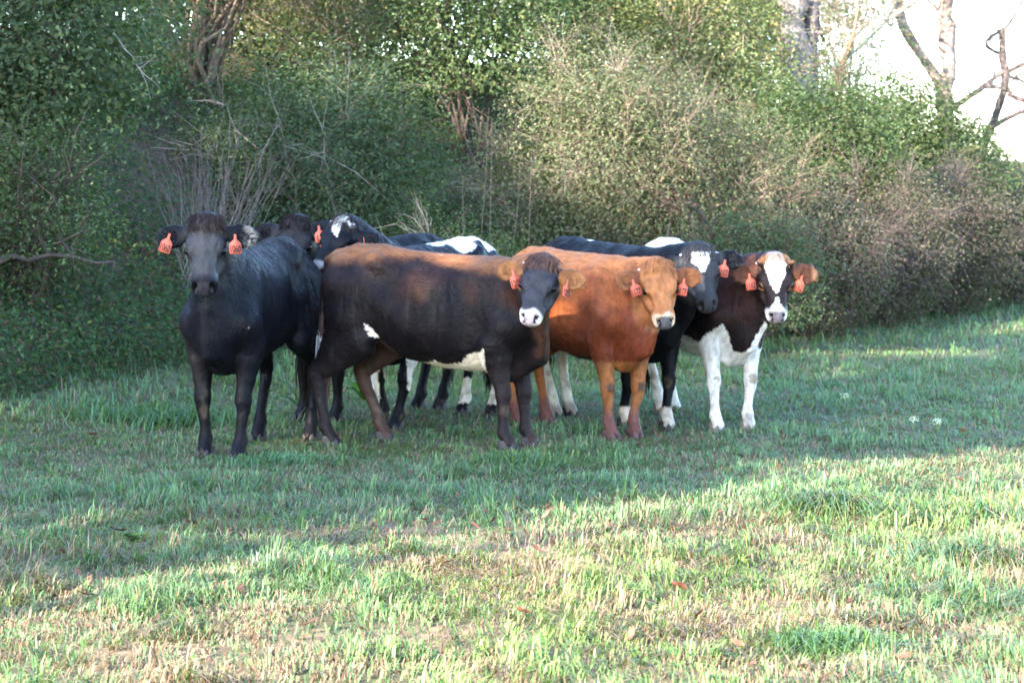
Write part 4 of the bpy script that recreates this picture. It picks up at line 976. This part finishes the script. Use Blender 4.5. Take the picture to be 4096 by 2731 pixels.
def coat_pied(V, hv, h, e):
    C = base_coat(V, (.0095, .0052, .0055), 7, .35); n = fbm(V, 5, 61) - .5
    mixc(C, (.055, .018, .012), sstep(.52, .66, fbm(V * [1, 1, .5], 5, 63)) * sstep(.6, 1.0, V[:, 2]) * .5)
    lower = V[:, 2] < .64 + .16 * n + .10 * np.sin(V[:, 1] * 26) * (V[:, 0] > .4)
    leg = (V[:, 2] < .55)
    mixc(C, (.54, .50, .46), (lower | leg) * 1.0)
    rump = (V[:, 0] < -.02 + .25 * n) & (V[:, 2] > .98 + .1 * n)
    mixc(C, WHITE, rump * 1.0)
    mixc(C, (.36, .16, .06), ((V[:, 0] > -.18 + .2 * n) & (V[:, 0] < .2) & (V[:, 2] > 1.0) & (V[:, 2] < 1.16 + .1 * n)) * 1.0)
    wth = (V[:, 0] > .25) & (V[:, 0] < .62) & (V[:, 2] > 1.12 + .1 * n) & (h < .3)
    mixc(C, WHITE, wth * 1.0)
    sh = (np.abs(V[:, 0] - .42) < .09) & (np.abs(V[:, 2] - 1.05) < .07 + .1 * n) & (V[:, 1] < 0)
    mixc(C, WHITE, sh * 1.0)
    mixc(C, (.52, .46, .38), (leg & (V[:, 2] < .12)) * .7)
    kn = ((V[:, 2] - .345 + .1 * n) / .042) ** 2 + ((V[:, 0] - .655) / .030) ** 2 < 1
    mixc(C, (.20, .14, .08), kn * .8)
    mixc(C, (.016, .009, .009), h * 1.0)
    nh = fbm(hv, 24, 65) - .5
    wid = np.interp(hv[:, 0], [-.05, .04, .12, .20, .27, .31, .36, .42], [.05, .075, .066, .034, .010, .008, .022, .05])
    bz = np.abs(hv[:, 1] + .004 + nh * .012) < wid + nh * .014
    gap = (hv[:, 0] > .278) & (hv[:, 0] < .305)
    mixc(C, (.74, .71, .67), h * bz * ~gap * (hv[:, 2] > -.12))
    mixc(C, (.30, .13, .055), h * sstep(.045, .01, hv[:, 0]) * (hv[:, 2] > -.1) * .75)
    muzzle_ring(C, hv, h, (.62, .56, .52), .385)
    ring = h * ((hv[:, 0] - .20) ** 2 + (hv[:, 2] + .068) ** 2 < .036 ** 2) * (np.abs(hv[:, 1]) > .05)
    mixc(C, (.40, .20, .10), ring * .8)
    mixc(C, (.10, .035, .018), e * 1.0); mixc(C, (.36, .16, .07), e * sstep(.24, .28, np.abs(hv[:, 1])) * (hv[:, 1] > 0) * .9)
    return C

# ------------------------------------------------------------------ the seven heifers
make_cow(dict(seed=11, scale=1.05, bris=.06, belly=-.05, barrel=.88, at=(-1.655, 16.12), fw=(-.25, -.968), poll=(-1.865, 15.22, 1.485), face=(.0, -.36, -.93), nrm=(-.03, -.95, .30), wide=.89, rump=.0, head=1.0,
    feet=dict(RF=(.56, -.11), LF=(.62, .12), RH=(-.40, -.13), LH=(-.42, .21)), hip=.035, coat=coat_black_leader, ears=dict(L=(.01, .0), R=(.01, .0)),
    tags=[('R', '1060', (.125, .02, .02), .05), ('L', '1060', (.085, .03, .02), .05)], lock_col=(.034, .022, .020), ear_hair=(.05, .045, .04), locks=230, lock_len=1.15, tail=.06,
    label='all black heifer with greyish face at the left front, orange tag 1060 in each ear'))
make_cow(dict(seed=12, res=.0145, coat_hair=15000, scale=1.02, at=(-.98, 18.05), fw=(-.66, -.75), poll=(-1.50, 17.35, 1.455), face=(-.10, -.40, -.91), nrm=(-.1, -.92, .38), rump=.0,
    feet=dict(RF=(.58, -.14), LF=(.55, .15), RH=(-.52, -.08), LH=(-.56, .10)), coat=coat_black_rear,
    tags=[('L', '118', (.135, .05, .01), .1)], locks=200, ear_hair=(.02, .017, .018),
    label='black heifer half hidden, only its head and rump showing behind two others'))
make_cow(dict(seed=13, res=.0145, coat_hair=15000, scale=1.01, at=(-.55, 17.62), fw=(-.50, -.866), poll=(-1.14, 16.90, 1.47), face=(-.47, -.42, -.80), nrm=(-.40, -.75, .55), rump=.0,
    feet=dict(RF=(.50, -.08), LF=(.62, .08), RH=(-.50, -.06), LH=(-.52, .17)), coat=coat_blaze, nose=(.20, .18, .18),
    tags=[('R', '12', (.115, .03, .02), .1), ('L', '12', (.10, .03, .01), 1.2)], studs=['R'], lock_col=(.05, .045, .045), ear_hair=(.02, .016, .015),
    label='black and white heifer with broken white blaze and white rump stripe'))
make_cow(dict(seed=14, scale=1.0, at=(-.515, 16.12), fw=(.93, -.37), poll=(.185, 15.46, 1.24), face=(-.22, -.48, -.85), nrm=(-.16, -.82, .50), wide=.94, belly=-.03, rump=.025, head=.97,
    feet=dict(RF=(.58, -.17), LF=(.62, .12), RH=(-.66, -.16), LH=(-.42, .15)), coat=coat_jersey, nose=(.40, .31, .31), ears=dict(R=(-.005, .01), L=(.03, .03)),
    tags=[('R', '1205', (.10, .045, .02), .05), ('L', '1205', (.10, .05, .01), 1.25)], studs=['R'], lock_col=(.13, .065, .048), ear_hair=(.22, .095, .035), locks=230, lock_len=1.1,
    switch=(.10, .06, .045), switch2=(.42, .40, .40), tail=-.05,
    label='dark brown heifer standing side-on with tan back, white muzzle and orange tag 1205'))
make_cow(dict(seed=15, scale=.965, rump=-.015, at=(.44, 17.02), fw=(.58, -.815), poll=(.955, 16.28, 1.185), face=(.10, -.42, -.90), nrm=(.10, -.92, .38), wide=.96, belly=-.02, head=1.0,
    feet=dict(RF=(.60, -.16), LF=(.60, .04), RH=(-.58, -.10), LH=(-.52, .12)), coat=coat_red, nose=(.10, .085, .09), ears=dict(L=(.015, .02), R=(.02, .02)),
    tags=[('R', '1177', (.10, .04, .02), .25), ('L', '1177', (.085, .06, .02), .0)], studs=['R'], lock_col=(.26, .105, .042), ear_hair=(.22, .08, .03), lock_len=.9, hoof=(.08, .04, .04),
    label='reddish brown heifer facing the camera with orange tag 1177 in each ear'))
make_cow(dict(seed=16, res=.0145, coat_hair=15000, scale=1.0, at=(.66, 17.62), fw=(.55, -.835), poll=(1.255, 16.72, 1.275), face=(.12, -.42, -.90), nrm=(.05, -.92, .38), rump=.0, head=.98,
    feet=dict(RF=(.40, -.12), LF=(.64, .06), RH=(-.40, -.16), LH=(-.42, -.02)), coat=coat_star,
    tags=[('L', '1102', (.085, .045, .02), -.05)], studs=['R'], lock_col=(.05, .046, .048), ear_hair=(.04, .036, .034),
    label='black heifer with white forehead patch and one orange tag 1102, behind the reddish heifer'))
make_cow(dict(seed=17, scale=.97, at=(1.30, 17.72), fw=(.42, -.905), poll=(1.775, 16.82, 1.20), face=(.0, -.36, -.93), nrm=(.03, -.94, .34), rump=.05, head=1.0, horn=True,
    feet=dict(RF=(.62, -.17), LF=(.64, .07), RH=(-.50, -.02), LH=(-.62, .16)), coat=coat_pied, nose=(.20, .16, .17), ears=dict(L=(.02, .02), R=(.02, .01)),
    tags=[('R', '1162', (.10, .045, .02), .4), ('L', '1162', (.10, .06, .02), -.05)], studs=['R'], lock_col=(.30, .16, .09), ear_hair=(.22, .09, .04), locks=120, lock_len=.8, hoof=(.18, .14, .12),
    label='dark brown and white heifer with white blaze and white legs, right end of herd'))
print('cows', round(time.time() - T0, 1))

# ------------------------------------------------------------------ small things on the ground and the bank
def on_ground(x, y): return float(terrain(np.array([x]), np.array([y]))[0])
r = rng(500)
FL = 'fallen brown leaves lying in the grass'
lp = []
for k in range(4):
    n_ = 7; t = np.linspace(0, 1, n_); wv = np.sin(np.pi * t) ** .8 * (.30 + .04 * k) * (1 + .25 * np.sin(t * 19 + k))
    Vv = np.concatenate([np.c_[t - .5, wv * .5, .12 * np.abs(wv) + .05 * np.sin(t * 7 + k)], np.c_[t - .5, 0 * t, .05 * np.sin(t * 7 + k) - .02], np.c_[t - .5, -wv * .5, .16 * np.abs(wv) + .05 * np.sin(t * 6 + k)]])
    Fq = [(a, a + 1, n_ + a + 1, n_ + a) for a in range(n_ - 1)] + [(n_ + a, n_ + a + 1, 2 * n_ + a + 1, 2 * n_ + a) for a in range(n_ - 1)]
    lp.append((Vv, np.array(Fq)))
first = {}
for k in range(120):
    d = math.sqrt(r.uniform(8.4 ** 2, 17 ** 2)); x = r.uniform(-.19, .19) * d
    if k < 45: x, d = [(-.2, 11.7), (-1.5, 10.6), (-.3, 13.2), (.2, 9.4)][k % 4]; x, d = x + r.normal() * .6, d + r.normal() * .7
    v = k % 4; cidx = r.integers(0, 3)
    if (v, cidx) not in first:
        c = np.array([(.12, .05, .03), (.17, .08, .05), (.075, .035, .025)][cidx])
        o = mesh_np('fallen_leaf', lp[v][0], lp[v][1], M_dead, None, np.tile(c, (len(lp[v][0]), 1))); first[(v, cidx)] = o
    else:
        o = first[(v, cidx)].copy(); COL.objects.link(o)
    sc_ = r.uniform(.035, .085); o.scale = (sc_, sc_, sc_)
    o.location = (x, d, on_ground(x, d) + .045); o.rotation_euler = (r.normal() * .5, r.normal() * .5, r.uniform(0, 6.28))
    tag(o, 'curled brown fallen leaf lying on the pasture grass', 'leaf', FL)

def tussock(label, x, y, n, h, w, spread, col, seed, lean0=.5):
    q = rng(600 + seed); P = np.c_[x + q.normal(size=n) * spread, y + q.normal(size=n) * spread * .7]
    V, F, C = blades(P, q.uniform(.5, 1.15, n) * h, q.uniform(.7, 1.3, n) * w, q.uniform(lean0, 1.25, n), palette(q, n, col, np.ones(len(col))), q, droop=q.uniform(0, .25, n))
    z = on_ground(x, y)
    o = mesh_np('grass_tussock', V - [x, y, z], F, M_grass, None, C, loc=(x, y, z)); tag(o, label, 'tussock', kind='stuff'); return o
TC = [GREEN, BLUEG, YELG, (.26, .22, .13)]
tussock('large lush tussock of long drooping grass in the sunlit right of the meadow', 1.62, 12.75, 900, .25, .008, .16, TC, 1)
tussock('flattened lush tussock just right of the largest drooping one', 2.15, 12.5, 900, .22, .008, .20, TC, 2, .8)
tussock('long pale grass tussock near the right edge below the two drooping ones', 2.05, 11.1, 700, .22, .007, .17, TC, 3, .6)
tussock('green tussock at the bottom edge right of centre with a dark hollow', 1.15, 8.95, 500, .17, .006, .10, [GREEN, GREEN, BLUEG], 4, .5)
tussock('bluish tussock in front of the black leader\'s forefeet', -1.45, 15.1, 600, .14, .008, .22, [BLUEG, BLUEG, GREEN], 5, .4)
tussock('bright tussock in front of the dark brown heifer\'s forefeet', .12, 15.0, 600, .16, .008, .18, [GREEN, YELG, BLUEG], 6, .35)
tussock('spiky frosted tussock in the left foreground beside curled leaves', -.95, 11.1, 420, .13, .007, .12, [BLUEG, (.25, .26, .18), GREEN], 7, .3)
tussock('long wet grass tussock at the foot of the bank at the left edge', -2.4, 17.5, 700, .24, .010, .30, [BLUEG, GREEN], 8, .4)

def broad_weed(name, label, cat, x, y, n, L, Wd, col, seed, up=.4):
    """rosette of broad oval leaves"""
    q = rng(700 + seed); z = on_ground(x, y); root = empty(name, (x, y, z)); tag(root, label, cat)
    t = np.linspace(0, 1, 6)
    for i in range(n):
        a = q.uniform(0, 6.28); l = L * q.uniform(.6, 1.2); e = up * q.uniform(.5, 1.5)
        mid = np.c_[np.cos(a) * t * l, np.sin(a) * t * l, .02 + e * l * np.sin(t * 2.2) * .8]
        wv = np.sin(np.pi * np.clip(t * .94 + .06, 0, 1)) ** .7 * Wd * q.uniform(.8, 1.2)
        sd = np.array([-np.sin(a), np.cos(a), 0])
        V = np.concatenate([mid + sd * wv[:, None] + [0, 0, .006], mid, mid - sd * wv[:, None] + [0, 0, .006]])
        F = [(k, k + 1, 7 + k, 6 + k) for k in range(5)] + [(6 + k, 7 + k, 13 + k, 12 + k) for k in range(5)]
        c = np.array(col) * q.uniform(.75, 1.3)
        mesh_np('leaf', V, np.array(F), M_leaf, root, np.tile(c, (18, 1)))
broad_weed('clover_patch', 'patch of small round pale clover leaves in the left foreground', 'clover', -1.78, 11.65, 14, .05, .02, (.10, .17, .10), 1, .8)
broad_weed('dock_plant', 'bright green broad dock leaves behind the black leader\'s hind legs', 'weed', -1.52, 18.1, 9, .22, .05, (.06, .13, .03), 2, 1.0)
broad_weed('dock_plant', 'bright green broad dock leaves behind the dark brown heifer\'s hind legs', 'weed', -1.12, 18.9, 9, .20, .05, (.06, .13, .03), 3, .9)

def flower(label, x, y):
    z = on_ground(x, y); root = empty('white_flower', (x, y, z)); tag(root, label, 'flower', 'white flower heads in the meadow'); q = rng(int(abs(x) * 1000))
    tb = Tubes(); tb.add([(0, 0, 0), (.01, 0, .06), (.0, 0, .075)], [.004, .003, .003], 5, (.10, .17, .05)); tb.build('stem', M_twig, root)
    P = q.normal(size=(40, 3)); P /= np.linalg.norm(P, axis=1)[:, None]; P = P * [.026, .026, .018] + [0, 0, .08]
    V, F, C = leaf_mesh(P, np.full(40, .02), np.tile((.6, .62, .56), (40, 1)), q, up=.4, away=(P - [0, 0, .08]) * 40); mesh_np('petals', V, F, M_leaf, root, C)
flower('white round flower head in the right of the meadow beyond the drooping tussock', 2.72, 16.9)
flower('second white flower head just right of the first, beyond the drooping tussock', 2.86, 16.75)
flower('single white flower head nearer the herd\'s right end', 2.48, 18.6)

def stick(name, label, cat, pts, rad, col, twigs, seed, mat=None, group=None):
    q = rng(800 + seed); pts = np.array(pts, float); b = pts[0].copy(); root = empty(name, tuple(b)); tag(root, label, cat, group)
    s_ = np.linspace(0, 1, 9); k = np.linspace(0, 1, len(pts)); p = np.stack([np.interp(s_, k, pts[:, i]) for i in range(3)], 1) - b
    p[1:-1] += q.normal(size=(7, 3)) * rad * 1.2
    tb = Tubes(); tb.add(p, np.linspace(rad, rad * .4, 9), 6, col); tb.build('stem', M_twig, root)
    for i in range(twigs):
        a = p[q.integers(2, 9)]; d = unit(q.normal(size=3) + [0, 0, .5]); l = q.uniform(.08, .25)
        tb = Tubes(); tb.add([a, a + d * l * .5 + q.normal(size=3) * .01, a + d * l], [rad * .45, rad * .35, rad * .12], 4, np.array(col) * q.uniform(.7, 1.2)); tb.build('twig', M_twig, root)
    return root, p
def hang(x, y, dz): return (x, y, on_ground(x, y) + dz)
stick('dead_branch', 'pale dead branch hanging crooked in the shrubs at the upper left', 'branch', [(-3.20, 20.2, 2.92), (-3.10, 20.1, 2.78), (-2.98, 20.0, 2.66), (-2.86, 19.95, 2.53)], .007, (.24, .21, .20), 7, 1)
stick('dead_branch', 'dark heavy limb reaching in low from the left edge of the picture', 'branch', [(-4.3, 19.0, 1.05), (-3.8, 18.9, 1.12), (-3.4, 18.9, 1.16), (-3.0, 18.9, 1.12)], .028, (.05, .04, .036), 7, 3)
for k, (x, y, h, sx) in enumerate([(-.32, 22.5, 1.95, .10), (-.22, 22.7, 2.1, .04), (-.05, 22.4, 1.75, .12), (-.42, 22.8, 1.6, -.03), (.12, 22.9, 1.9, .06)]):
    z = on_ground(x, y)
    stick('dry_stalk', ['tall dry weed stalk left of the thorny shrub, curved tip', 'tallest dry weed stalk left of the thorny shrub', 'leaning dry weed stalk nearest the thorny shrub base', 'shortest dry weed stalk left of the thorny shrub', 'dry weed stalk against the thorny shrub itself'][k], 'weed stalk',
          [(x, y, z), (x + sx * .4, y, z + h * .5), (x + sx, y, z + h)], .0032, (.22, .165, .125), 5, 10 + k, group='dry weed stalks left of the thorny shrub')
rt, p = stick('seed_head_plant', 'dead dark stalk with a russet seed head in front of the tan thicket', 'weed', [hang(1.27, 22.5, 0), hang(1.32, 22.5, .7), hang(1.44, 22.5, 1.45)], .008, (.12, .07, .07), 5, 20)
q = rng(900); P = p[-1] + q.normal(size=(260, 3)) * [.09, .06, .07] + [0, 0, .03]
V, F, C = leaf_mesh(P, q.uniform(.015, .04, 260), palette(q, 260, [(.22, .10, .06), (.14, .06, .045)], [1, 1]), q); tag(mesh_np('seed_head', V, F, M_dead, rt, C), kind='stuff')
print('tris', sum((len(o.data.loops) - 2 * len(o.data.polygons)) for o in SC.objects if o.type == 'MESH'))
print('script', round(time.time() - T0, 1))
